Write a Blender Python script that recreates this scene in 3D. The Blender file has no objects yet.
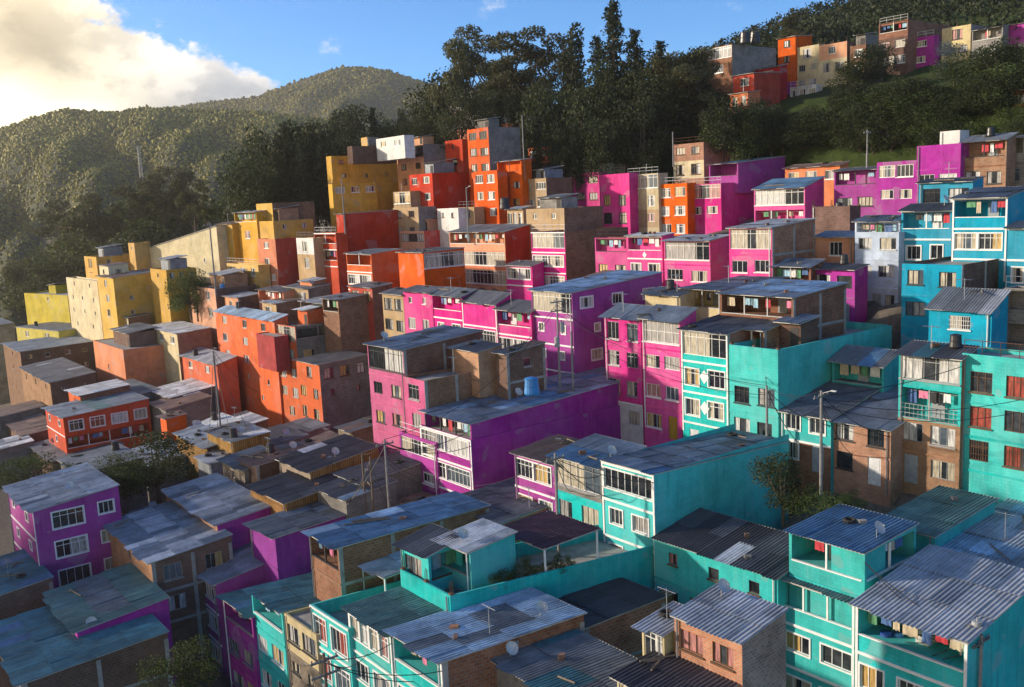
import bpy, math, random
import numpy as np
from mathutils import Vector, Matrix
random.seed(7)
RNG = np.random.RandomState(11)
scene = bpy.context.scene
COL = scene.collection
R = math.radians

# ------------------------------------------------------------------ camera
F_PX, CX0, CY0 = 950.0, 512.0, 343.5
CAM_Z = 40.0
pitch, roll = R(8.7), R(-2.7)
FWD = Vector((0, math.cos(pitch), -math.sin(pitch)))
_r = Vector((1, 0, 0)); _u = Vector((0, math.sin(pitch), math.cos(pitch)))
RGT = math.cos(roll) * _r + math.sin(roll) * _u
UPV = -math.sin(roll) * _r + math.cos(roll) * _u
CAM = Vector((0, 0, CAM_Z))
cd = bpy.data.cameras.new('camera'); cam = bpy.data.objects.new('camera', cd); COL.objects.link(cam)
M = Matrix(((RGT.x, UPV.x, -FWD.x, 0), (RGT.y, UPV.y, -FWD.y, 0), (RGT.z, UPV.z, -FWD.z, CAM_Z), (0, 0, 0, 1)))
cam.matrix_world = M
cd.sensor_width = 36; cd.lens = F_PX / 1024 * 36
cd.clip_start = 0.5; cd.clip_end = 20000
scene.camera = cam

def unproj(px, py, d):
    return CAM + d * (FWD + RGT * ((px - CX0) / F_PX) + UPV * ((CY0 - py) / F_PX))
def proj(P):
    q = Vector(P) - CAM; d = q.dot(FWD)
    return (CX0 + F_PX * q.dot(RGT) / d, CY0 - F_PX * q.dot(UPV) / d, d)
def travel(B, D, px):
    """metres to go from B along D until the point stands in the column px"""
    q = B - CAM; k = (px - CX0)
    den = F_PX * RGT.dot(D) - k * FWD.dot(D)
    return -(F_PX * RGT.dot(q) - k * FWD.dot(q)) / den

# ------------------------------------------------------------------ terrain
_tv = [-400, -60, 18, 28, 38, 45, 60, 72, 79, 100, 115, 124, 132, 150, 190, 260, 400]
_tz = [-38, -37, -36, -35, -32, -28, -22, -14.5, -12, -7, -3.5, 6, 13, 16, 30, 52, 62]
def sstep(a, b, x):
    t = min(1, max(0, (x - a) / (b - a))); return t * t * (3 - 2 * t)
def terrain_rel(x, y):
    v = .788 * x + .616 * y; u = -.616 * x + .788 * y
    v -= 14*sstep(60, 95, u)*sstep(84, 64, v)
    z = float(np.interp(v, _tv, _tz))
    g = sstep(290, 165, u)
    z2 = -8 + (z + 8) * g if z > -8 else z
    if z <= -8: z2 = z - (1 - g) * 10
    return z2
def terrain(x, y): return CAM_Z + terrain_rel(x, y)
def hit(px, py, d0, d1=420):
    d = d0; last = None
    while d < d1:
        p = unproj(px, py, d); g = p.z-terrain(p.x, p.y)
        if g <= 0: return d if last is not None else None
        last = g; d += 1.5
    return None

# ------------------------------------------------------------------ objects
def tag(o, label=None, cat=None, group=None, kind=None):
    if label: o['label'] = label
    if cat: o['category'] = cat
    if group: o['group'] = group
    if kind: o['kind'] = kind
    return o
def empty(name, loc, rz=0):
    o = bpy.data.objects.new(name, None); COL.objects.link(o)
    o.empty_display_size = .3
    o.location = loc; o.rotation_euler = (0, 0, rz); return o

class MB:
    """collects faces; build() links them as one mesh object"""
    def __init__(s): s.v = []; s.f = []; s.m = []; s.tf = None; s.smooth = False
    def quad(s, a, b, c, d, m=0):
        n = len(s.v); s.v += [tuple(a), tuple(b), tuple(c), tuple(d)]; s.f.append((n, n+1, n+2, n+3)); s.m.append(m)
    def tri(s, a, b, c, m=0):
        n = len(s.v); s.v += [tuple(a), tuple(b), tuple(c)]; s.f.append((n, n+1, n+2)); s.m.append(m)
    def box(s, x0, y0, z0, x1, y1, z1, m=0):
        p = [(x0,y0,z0),(x1,y0,z0),(x1,y1,z0),(x0,y1,z0),(x0,y0,z1),(x1,y0,z1),(x1,y1,z1),(x0,y1,z1)]
        n = len(s.v); s.v += p
        for q in ((0,3,2,1),(4,5,6,7),(0,1,5,4),(1,2,6,5),(2,3,7,6),(3,0,4,7)):
            s.f.append(tuple(n+i for i in q)); s.m.append(m)
    def bar(s, a, b, r, m=0, n=6, r2=None):
        a = Vector(a); b = Vector(b); d = (b - a)
        if d.length < 1e-6: return
        d.normalize(); r2 = r if r2 is None else r2
        p = d.cross(Vector((0,0,1)) if abs(d.z) < .9 else Vector((1,0,0))).normalized(); q = d.cross(p)
        k = len(s.v)
        for c, rr in ((a, r), (b, r2)):
            for i in range(n):
                t = 2*math.pi*i/n; s.v.append(tuple(c + rr*(math.cos(t)*p + math.sin(t)*q)))
        for i in range(n):
            j = (i+1) % n; s.f.append((k+i, k+j, k+n+j, k+n+i)); s.m.append(m)
        s.f.append(tuple(k+i for i in range(n-1,-1,-1))); s.m.append(m)
        s.f.append(tuple(k+n+i for i in range(n))); s.m.append(m)
    def build(s, name, mats, parent=None, smooth=False):
        me = bpy.data.meshes.new(name)
        V = s.v if s.tf is None else [s.tf(p) for p in s.v]
        me.from_pydata(V, [], s.f)
        if not isinstance(mats, (list, tuple)): mats = [mats]
        for m in mats: me.materials.append(m)
        me.polygons.foreach_set('material_index', np.array(s.m, dtype=np.int32))
        if smooth: me.polygons.foreach_set('use_smooth', np.ones(len(s.f), dtype=bool))
        add_uv(me)
        o = bpy.data.objects.new(name, me); COL.objects.link(o)
        if parent: o.parent = parent
        return o
def add_uv(me):
    """metre-true UVs: walls run along the wall and up, flat things use x, y"""
    nl = len(me.loops)
    if not nl: return
    uv = me.uv_layers.new(name='UVMap')
    co = np.zeros(len(me.vertices)*3); me.vertices.foreach_get('co', co); co = co.reshape(-1,3)
    vi = np.zeros(nl, dtype=np.int32); me.loops.foreach_get('vertex_index', vi)
    nr = np.zeros(len(me.polygons)*3); me.polygons.foreach_get('normal', nr); nr = nr.reshape(-1,3)
    tot = np.zeros(len(me.polygons), dtype=np.int32); me.polygons.foreach_get('loop_total', tot)
    nl_ = np.repeat(nr, tot, axis=0); p = co[vi]
    flat = np.abs(nl_[:,2]) > .6
    tx, ty = -nl_[:,1], nl_[:,0]; ln = np.sqrt(tx*tx+ty*ty)+1e-9
    u = np.where(flat, p[:,0], (p[:,0]*tx+p[:,1]*ty)/ln); v = np.where(flat, p[:,1], p[:,2])
    uv.data.foreach_set('uv', np.stack([u,v],1).astype(np.float32).ravel())

# ------------------------------------------------------------------ materials
MATS = {}
def newmat(name):
    m = bpy.data.materials.new(name); m.use_nodes = True
    nt = m.node_tree; b = nt.nodes['Principled BSDF']; return m, nt, b
def N(nt, typ, **kw):
    n = nt.nodes.new(typ)
    for k, v in kw.items():
        if k in n.inputs: n.inputs[k].default_value = v
        else: setattr(n, k, v)
    return n
def ramp(nt, fac, stops):
    r = nt.nodes.new('ShaderNodeValToRGB'); e = r.color_ramp.elements
    while len(e) < len(stops): e.new(.5)
    for i, (p, c) in enumerate(stops): e[i].position = p; e[i].color = (*c, 1) if len(c) == 3 else c
    nt.links.new(fac, r.inputs[0]); return r.outputs[0]
def mix(nt, fac, a, b, mode='MIX'):
    m = nt.nodes.new('ShaderNodeMix'); m.data_type = 'RGBA'; m.blend_type = mode
    for s, k in ((fac, 0), (a, 6), (b, 7)):
        if isinstance(s, (int, float)): m.inputs[k].default_value = s
        elif isinstance(s, tuple): m.inputs[k].default_value = (*s, 1) if len(s) == 3 else s
        else: nt.links.new(s, m.inputs[k])
    return m.outputs[2]
def uvmap(nt, sx=1, sy=1, rnd=True):
    tc = nt.nodes.new('ShaderNodeTexCoord'); mp = nt.nodes.new('ShaderNodeMapping')
    nt.links.new(tc.outputs['UV'], mp.inputs[0]); mp.inputs['Scale'].default_value = (sx, sy, 1)
    if rnd:
        oi = nt.nodes.new('ShaderNodeObjectInfo'); mu = N(nt, 'ShaderNodeMath', operation='MULTIPLY'); mu.inputs[1].default_value = 37
        nt.links.new(oi.outputs['Random'], mu.inputs[0]); cb = nt.nodes.new('ShaderNodeCombineXYZ')
        nt.links.new(mu.outputs[0], cb.inputs[2]); nt.links.new(cb.outputs[0], mp.inputs['Location'])
    return mp.outputs[0]
def noise(nt, vec, scale, detail=4, rough=.6):
    n = N(nt, 'ShaderNodeTexNoise', Scale=scale, Detail=detail, Roughness=rough); nt.links.new(vec, n.inputs['Vector']); return n.outputs[0]
def tint(nt, c, dv=.2, dh=.025):
    oi = nt.nodes.new('ShaderNodeObjectInfo'); hs = nt.nodes.new('ShaderNodeHueSaturation')
    for sock, a, b_, mul in (('Value', 1-dv, 1+dv*.8, 1.0), ('Hue', .5-dh, .5+dh, 7.31), ('Saturation', .94, 1.1, 3.77)):
        m = nt.nodes.new('ShaderNodeMath'); m.operation = 'MULTIPLY'; m.inputs[1].default_value = mul; nt.links.new(oi.outputs['Random'], m.inputs[0])
        f = nt.nodes.new('ShaderNodeMath'); f.operation = 'FRACT'; nt.links.new(m.outputs[0], f.inputs[0])
        r = nt.nodes.new('ShaderNodeMapRange'); r.inputs[3].default_value = a; r.inputs[4].default_value = b_; nt.links.new(f.outputs[0], r.inputs[0]); nt.links.new(r.outputs[0], hs.inputs[sock])
    nt.links.new(c, hs.inputs['Color']); return hs.outputs[0]
def bump(nt, b, h, strength, dist=.02):
    bm = N(nt, 'ShaderNodeBump', Strength=strength, Distance=dist); nt.links.new(h, bm.inputs['Height']); nt.links.new(bm.outputs[0], b.inputs['Normal'])
def scalec(c, k): return tuple(min(1, x*k) for x in c)

def paint(name, c):
    """house paint over blockwork: blotches, rain streaks, faded and scuffed spots, courses of blocks showing through"""
    if name in MATS: return MATS[name]
    m, nt, b = newmat(name)
    uv = uvmap(nt)
    big = noise(nt, uv, .45, 5, .65)
    st = noise(nt, uvmap(nt, 2.6, .22), 1.0, 5, .7)
    fine = noise(nt, uv, 7, 3, .6)
    c1 = mix(nt, ramp(nt, big, [(.3, (0,0,0)), (.72, (1,1,1))]), scalec(c, .64), scalec(c, 1.12))
    grey = .3*c[0]+.5*c[1]+.2*c[2]
    faded = tuple(.74*x + .26*(grey*.7+.12) for x in c)
    c2 = mix(nt, ramp(nt, st, [(.5, (0,0,0)), (.78, (.75,.75,.75))]), c1, faded)
    c3 = mix(nt, ramp(nt, st, [(.22, (.8,.8,.8)), (.44, (0,0,0))]), c2, tuple(.35*x+.02 for x in c))
    br = N(nt, 'ShaderNodeTexBrick', Scale=1.0); br.inputs['Brick Width'].default_value = .42; br.inputs['Row Height'].default_value = .22
    br.inputs['Mortar Size'].default_value = .014; br.inputs['Color1'].default_value = (1,1,1,1); br.inputs['Color2'].default_value = (.86,.86,.86,1); br.inputs['Mortar'].default_value = (.7,.7,.7,1)
    nt.links.new(uv, br.inputs['Vector'])
    c4 = mix(nt, .55, c3, br.outputs[0], 'MULTIPLY')
    spots = noise(nt, uv, 2.2, 6, .75)
    c5 = mix(nt, ramp(nt, spots, [(.66, (0,0,0)), (.72, (.75,.75,.75))]), c4, (.3,.25,.2))
    wide = noise(nt, uv, .16, 4, .6); plast = noise(nt, uv, .5, 2, .4)
    c5 = mix(nt, ramp(nt, wide, [(.36, (.55,.55,.55)), (.5, (0,0,0))]), c5, faded)
    c5 = mix(nt, ramp(nt, plast, [(.655, (0,0,0)), (.665, (.7,.7,.7))]), c5, tuple(.5*x+.13 for x in c))
    nt.links.new(tint(nt, c5, .13, .005), b.inputs['Base Color']); b.inputs['Roughness'].default_value = .85
    b.inputs['Specular IOR Level'].default_value = .25
    bump(nt, b, mix(nt, .5, br.outputs[0], fine), .5, .02)
    MATS[name] = m; return m
def brickmat(name, c1, c2, mort, w=.36, h=.2):
    if name in MATS: return MATS[name]
    m, nt, b = newmat(name); uv = uvmap(nt)
    br = N(nt, 'ShaderNodeTexBrick', Scale=1.0, Bias=-.1); br.inputs['Brick Width'].default_value = w; br.inputs['Row Height'].default_value = h
    br.inputs['Mortar Size'].default_value = .022; br.inputs['Color1'].default_value = (*c1,1); br.inputs['Color2'].default_value = (*c2,1); br.inputs['Mortar'].default_value = (*mort,1)
    nt.links.new(uv, br.inputs['Vector'])
    n1 = noise(nt, uv, .6, 5, .7); n2 = noise(nt, uv, 3.5, 4, .7)
    a = mix(nt, ramp(nt, n1, [(.3, (.55,.52,.5)), (.7, (1.1,1.05,1))]), (0,0,0), br.outputs[0])
    k = ramp(nt, n1, [(.28, (.5,.48,.46)), (.7, (1,1,1))])
    a = mix(nt, 1.0, br.outputs[0], k, 'MULTIPLY')
    a = mix(nt, ramp(nt, n2, [(.58, (0,0,0)), (.75, (.6,.6,.6))]), a, mort)
    nt.links.new(tint(nt, a, .28, .012), b.inputs['Base Color']); b.inputs['Roughness'].default_value = .95; b.inputs['Specular IOR Level'].default_value = .15
    bump(nt, b, br.outputs['Fac'], .6, -.03)
    MATS[name] = m; return m
def sheetmat(name, c, rust=.25, metal=.12, rough=.62):
    """roof sheet: weathered blotches, rust runs down the ribs"""
    if name in MATS: return MATS[name]
    m, nt, b = newmat(name); uv = uvmap(nt)
    n1 = noise(nt, uv, .5, 6, .7); n2 = noise(nt, uvmap(nt, 5, .35), 1, 4, .7); n3 = noise(nt, uv, 4, 4, .7)
    a = mix(nt, ramp(nt, n1, [(.3, (0,0,0)), (.7, (1,1,1))]), scalec(c, .52), scalec(c, 1.3))
    a = mix(nt, ramp(nt, n2, [(.5, (0,0,0)), (.72, (.8,.8,.8))]), a, scalec(c, .55))
    n4 = noise(nt, uv, .9, 7, .75); a = mix(nt, ramp(nt, n4, [(.52, (0,0,0)), (.66, (.75,.75,.75))]), a, tuple(.35*x+.025 for x in c))
    a = mix(nt, ramp(nt, n3, [(.66-.2*rust, (0,0,0)), (.86-.2*rust, (rust*2.4,)*3)]), a, (.16,.085,.05))
    nt.links.new(a, b.inputs['Base Color']); b.inputs['Roughness'].default_value = rough; b.inputs['Metallic'].default_value = metal
    w = N(nt, 'ShaderNodeTexWave', Scale=1.15, Distortion=.0); nt.links.new(uv, w.inputs['Vector'])
    bump(nt, b, w.outputs[1], .35, .03)
    MATS[name] = m; return m
def plain(name, c, rough=.7, metal=0, var=.3, sc=3.0):
    if name in MATS: return MATS[name]
    m, nt, b = newmat(name); uv = uvmap(nt)
    n1 = noise(nt, uv, sc, 5, .65)
    nt.links.new(mix(nt, ramp(nt, n1, [(.3,(0,0,0)),(.7,(1,1,1))]), scalec(c, 1-var), scalec(c, 1+var*.4)), b.inputs['Base Color'])
    b.inputs['Roughness'].default_value = rough; b.inputs['Metallic'].default_value = metal
    MATS[name] = m; return m
def paneMat(name, c, rough=.12, fold_shade=False):
    if name in MATS: return MATS[name]
    m, nt, b = newmat(name)
    if fold_shade:
        uv = uvmap(nt, 1, .12); n1 = noise(nt, uv, 9, 3, .6)  # shading of curtain folds painted into the colour as darker and lighter streaks
        nt.links.new(mix(nt, ramp(nt, n1, [(.35,(0,0,0)),(.65,(1,1,1))]), scalec(c,.45), scalec(c,1.1)), b.inputs['Base Color'])
    else:
        uv = uvmap(nt); n1 = noise(nt, uv, 1.6, 3, .6)
        nt.links.new(mix(nt, ramp(nt, n1, [(.4,(0,0,0)),(.7,(1,1,1))]), c, tuple(x*1.6+.02 for x in c)), b.inputs['Base Color'])
    b.inputs['Roughness'].default_value = .5 if fold_shade else rough
    b.inputs['Coat Weight'].default_value = .5; b.inputs['Coat Roughness'].default_value = .05
    MATS[name] = m; return m

PAINT = dict(
    pink=(.74,.055,.30), magenta=(.42,.05,.34), purple=(.24,.035,.27), turq=(.035,.54,.52), teal=(.025,.42,.43), blue=(.01,.34,.53), sky=(.55,.66,.84),
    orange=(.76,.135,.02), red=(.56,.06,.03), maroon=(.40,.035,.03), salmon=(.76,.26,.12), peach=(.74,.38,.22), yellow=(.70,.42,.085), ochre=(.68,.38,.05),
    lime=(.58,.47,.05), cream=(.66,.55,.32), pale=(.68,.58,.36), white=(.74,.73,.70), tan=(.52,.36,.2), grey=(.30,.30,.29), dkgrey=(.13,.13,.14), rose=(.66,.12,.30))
def P(n):
    if n in BR: return BR[n]()
    return paint('painted_' + n, PAINT[n])
BR = dict(
    brick=lambda: brickmat('clay_brick', (.42,.19,.105), (.30,.12,.07), (.30,.26,.22)),
    brick2=lambda: brickmat('orange_brick', (.60,.27,.13), (.48,.2,.10), (.42,.34,.27), .3, .12),
    dbrick=lambda: brickmat('dark_brick', (.22,.12,.09), (.16,.085,.065), (.2,.18,.16)),
    block=lambda: brickmat('concrete_block', (.30,.285,.27), (.22,.21,.2), (.34,.33,.31), .42, .22),
    rubble=lambda: brickmat('rubble_masonry', (.34,.27,.2), (.2,.17,.14), (.36,.33,.28), .28, .16),
    wood=lambda: brickmat('weathered_boards', (.45,.27,.11), (.32,.18,.07), (.08,.05,.03), .22, 2.6),
    zinc=lambda: sheetmat('zinc_cladding', (.2,.23,.27)),
)
SH = dict(
    grey=(.36,.39,.43), dark=(.105,.11,.125), black=(.055,.055,.065), blue=(.10,.21,.34), lblue=(.36,.49,.62), white=(.62,.64,.66), green=(.10,.20,.19),
    rust=(.19,.12,.095), maroon=(.075,.03,.045), bgrey=(.21,.25,.30), teal=(.06,.19,.23), slate=(.15,.17,.19))
def S(n, k=1.0): return sheetmat('roof_sheet_%s_%d' % (n, k*100), scalec(SH[n], k), rust={'rust': .6, 'dark': .3, 'grey': .25, 'blue': .05, 'lblue': .05, 'white': .15}.get(n, .2))
def white_trim(): return plain('white_trim', (.78,.78,.76), .6, 0, .15)
def metal(): return plain('galvanised_metal', (.4,.41,.42), .45, .6)
def concrete(): return plain('concrete', (.33,.32,.30), .9, 0, .35, 1.2)
GL = [('window_dark', (.012,.015,.02)), ('window_deep', (.03,.035,.04)), ('window_sky', (.06,.08,.10))]
CU = [('curtain_cream', (.5,.44,.33)), ('curtain_white', (.6,.6,.58)), ('curtain_grey', (.38,.36,.34)), ('curtain_rose', (.5,.22,.2)), ('curtain_gold', (.55,.36,.12)), ('curtain_green', (.2,.42,.12)), ('curtain_red', (.36,.05,.03))]
# ------------------------------------------------------------------ houses
THETA = R(38.0)
HOUSES = []; EAVES = []
GROUP = 'houses stacked on the hillside'
FOOT = []                                   # footprints that flatten the ground
def uniq(seq):
    out = []
    for x in sorted(seq):
        if not out or x - out[-1] > 1e-4: out.append(x)
    return out

def face_grid(mb, fn, W, z0, zt, holes, matf, reveal_m):
    """a wall with real openings: grid split at every opening, reveals running inwards"""
    ss = uniq([0, W] + [h[0] for h in holes] + [h[1] for h in holes])
    ts = uniq([z0, zt] + [h[2] for h in holes] + [h[3] for h in holes] + [t for t in matf.splits if z0 < t < zt])
    for i in range(len(ss)-1):
        for j in range(len(ts)-1):
            s, t = (ss[i]+ss[i+1])/2, (ts[j]+ts[j+1])/2
            if any(h[0] < s < h[1] and h[2] < t < h[3] for h in holes): continue
            mb.quad(fn(ss[i], ts[j], 0), fn(ss[i+1], ts[j], 0), fn(ss[i+1], ts[j+1], 0), fn(ss[i], ts[j+1], 0), matf(t))
    for h in holes:
        a, b, c, d, e = h[:5]; m = matf((c+d)/2) if e < 1 else reveal_m
        mb.quad(fn(a,c,0), fn(a,d,0), fn(a,d,e), fn(a,c,e), m)
        mb.quad(fn(b,d,0), fn(b,c,0), fn(b,c,e), fn(b,d,e), m)
        mb.quad(fn(a,d,0), fn(b,d,0), fn(b,d,e), fn(a,d,e), m)
        mb.quad(fn(b,c,0), fn(a,c,0), fn(a,c,e), fn(b,c,e), m)
        mb.quad(fn(a,c,e), fn(b,c,e), fn(b,d,e), fn(a,d,e), m)

def fbox(mb, fn, s0, s1, t0, t1, e0, e1, m=0):
    """box standing on a face: e is depth into the wall (negative = proud)"""
    p = [fn(s,t,e) for e in (e0,e1) for t in (t0,t1) for s in (s0,s1)]
    n = len(mb.v); mb.v += p
    for q in ((0,1,3,2),(5,4,6,7),(4,5,1,0),(2,3,7,6),(4,0,2,6),(1,5,7,3)):
        mb.f.append(tuple(n+i for i in q)); mb.m.append(m)

def make_window(rt, fn, tf, s0, s1, t0, t1, far, rnd, frame, nm=None, hm=None, curt=None, surround=0, name='window', grille=False):
    w = s1-s0; fr = .05 if not far else .07
    F = MB(); F.tf = tf
    if surround:
        k = surround
        fbox(F, fn, s0-k, s1+k, t0-k, t0, -.05, .02); fbox(F, fn, s0-k, s1+k, t1, t1+k, -.05, .02)
        fbox(F, fn, s0-k, s0, t0, t1, -.05, .02); fbox(F, fn, s1, s1+k, t0, t1, -.05, .02)
    e0, e1 = .06, .11
    if not surround and rnd.random() < .6: fbox(F, fn, s0-.08, s1+.08, t0-.1, t0-.005, -.09, .01)
    fbox(F, fn, s0, s1, t0, t0+fr, e0, e1); fbox(F, fn, s0, s1, t1-fr, t1, e0, e1)
    fbox(F, fn, s0, s0+fr, t0+fr, t1-fr, e0, e1); fbox(F, fn, s1-fr, s1, t0+fr, t1-fr, e0, e1)
    if nm is None: nm = max(1, int(round(w/.75))-0) - (1 if w < .9 else 0)
    for i in range(nm):
        c = s0 + w*(i+1)/(nm+1); fbox(F, fn, c-fr*.4, c+fr*.4, t0+fr, t1-fr, e0+.005, e1)
    if hm is None and t1-t0 > 1.3 and rnd.random() < .6: hm = [.72]
    for k in (hm or []):
        c = t0 + (t1-t0)*k; fbox(F, fn, s0+fr, s1-fr, c-fr*.4, c+fr*.4, e0+.005, e1)
    if grille:
        n = int(w/.16)
        for i in range(1, n): c = s0+w*i/n; fbox(F, fn, c-.014, c+.014, t0, t1, -.035, -.012)
        for k in (.33, .66): fbox(F, fn, s0, s1, t0+(t1-t0)*k-.014, t0+(t1-t0)*k+.014, -.03, -.01)
    G = MB(); G.tf = tf
    g = GL[0 if rnd.random() < .55 else (1 if rnd.random() < .6 else 2)]
    r = rnd.random()
    if curt is None: curt = 0 if r < .38 else 1 if r < .72 else 2 if r < .86 else 3 if r < .92 else 4
    c = CU[curt]
    u = rnd.random()*(1 if far else 1.25)*(.6 if name == 'glazed_balcony' else 1)
    if u < .28: cuts = [(0, .3+.15*rnd.random(), 1), (0, 0, 0), (.62+.15*rnd.random(), 1, 1)]
    elif u < .5: cuts = [(0, .55+.2*rnd.random(), 1)]
    elif u < .66: cuts = [(.4+.2*rnd.random(), 1, 1)]
    elif u < .84: cuts = [(0, 1, 1)]
    else: cuts = []
    edge = [0]; kinds = []; 
    for a, b, k in cuts:
        if k:
            if a > edge[-1]: edge.append(a); kinds.append(0)
            edge.append(b); kinds.append(1)
    if edge[-1] < 1: edge.append(1); kinds.append(0)
    for i, k in enumerate(kinds):
        G.quad(fn(s0+w*edge[i], t0, .1), fn(s0+w*edge[i+1], t0, .1), fn(s0+w*edge[i+1], t1, .1), fn(s0+w*edge[i], t1, .1), k)
    mats = [paneMat(*g), paneMat(c[0], c[1], fold_shade=True)]
    if far:
        F.v += []; n = len(F.v)
        for v in G.v: F.v.append(v)
        for f, m in zip(G.f, G.m): F.f.append(tuple(i+n for i in f)); F.m.append(m+1)
        return F.build(name, [frame]+mats, rt)
    o = F.build(name, frame, rt)
    G.build('pane', mats, o)
    return o

class MatF:
    def __init__(s, splits, idx): s.splits = splits; s.idx = idx     # splits from the top downwards
    def __call__(s, t):
        for k, z in enumerate(s.splits):
            if t > z: return s.idx[k]
        return s.idx[-1]

def roof_sheet(rt, tf, x0, x1, y0, y1, zf, mats, rnd, corr, row=2.4, name='roof', thick=.05):
    """lapped sheets; zf(x, y) gives the height; each sheet is real corrugation when close"""
    m = MB(); m.tf = tf; nb = len(mats)
    ny = max(1, int(round((y1-y0)/row))); wx = 1.15; nx = max(1, int(round((x1-x0)/wx)))
    for j in range(ny):
        ya, yb = y0+(y1-y0)*j/ny, y0+(y1-y0)*(j+1)/ny
        base = 0 if rnd.random() < .82 else rnd.randrange(len(mats))
        for i in range(nx):
            jj = .3*(x1-x0)/nx; xa = x0+(x1-x0)*i/nx+(math.sin(i*12.9+j*7.3)*jj if 0 < i else 0); xb = x0+(x1-x0)*(i+1)/nx+(math.sin((i+1)*12.9+j*7.3)*jj if i+1 < nx else 0)
            k = base if rnd.random() < .72 else rnd.choices(range(len(mats)), [5]+[1]*(len(mats)-1))[0]
            k = k+nb*rnd.choice((0,0,1,2))
            dz = .004+.03*rnd.random(); yo = .22*rnd.random(); sk_ = rnd.uniform(-.05,.05)
            yaa = ya-(.12+.12*rnd.random() if j else yo*1.4); ybb = yb
            lift = .03+.05*rnd.random()**3
            if corr:
                n = max(2, int((xb-xa)/.055)); 
                xs = [xa+(xb+.03-xa)*q/n for q in range(n+1)]
                zs = [.028*math.cos(q*math.pi/1.0*1.0) if False else (.022 if q % 4 in (0,1) else -.022) for q in range(n+1)]
            else: xs = [xa, xb]; zs = [0, 0]
            for q in range(len(xs)-1):
                a, b = xs[q], xs[q+1]
                m.quad((a,yaa+sk_*(a-xa),zf(a,yaa)+dz+zs[q]+lift), (b,yaa+sk_*(b-xa),zf(b,yaa)+dz+zs[q+1]+lift), (b,ybb,zf(b,ybb)+dz+zs[q+1]), (a,ybb,zf(a,ybb)+dz+zs[q]), k)
    # fascia edges under the sheets so that the roof has a real thickness
    q = len(mats)*3
    def strip(ax, ay, bx, by):
        za, zb = zf(ax, ay), zf(bx, by)
        m.quad((ax,ay,za-thick), (bx,by,zb-thick), (bx,by,zb+.02), (ax,ay,za+.02), q)
    strip(x0,y0,x1,y0); strip(x1,y0,x1,y1); strip(x1,y1,x0,y1); strip(x0,y1,x0,y0)
    m.quad((x0,y0,zf(x0,y0)-thick), (x0,y1,zf(x0,y1)-thick), (x1,y1,zf(x1,y1)-thick), (x1,y0,zf(x1,y0)-thick), q)
    return m.build(name, [S(k) for k in mats]+[S(k,.8) for k in mats]+[S(k,1.18) for k in mats]+[plain('fascia_grey', (.46,.45,.43), .7)], rt)

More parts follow.
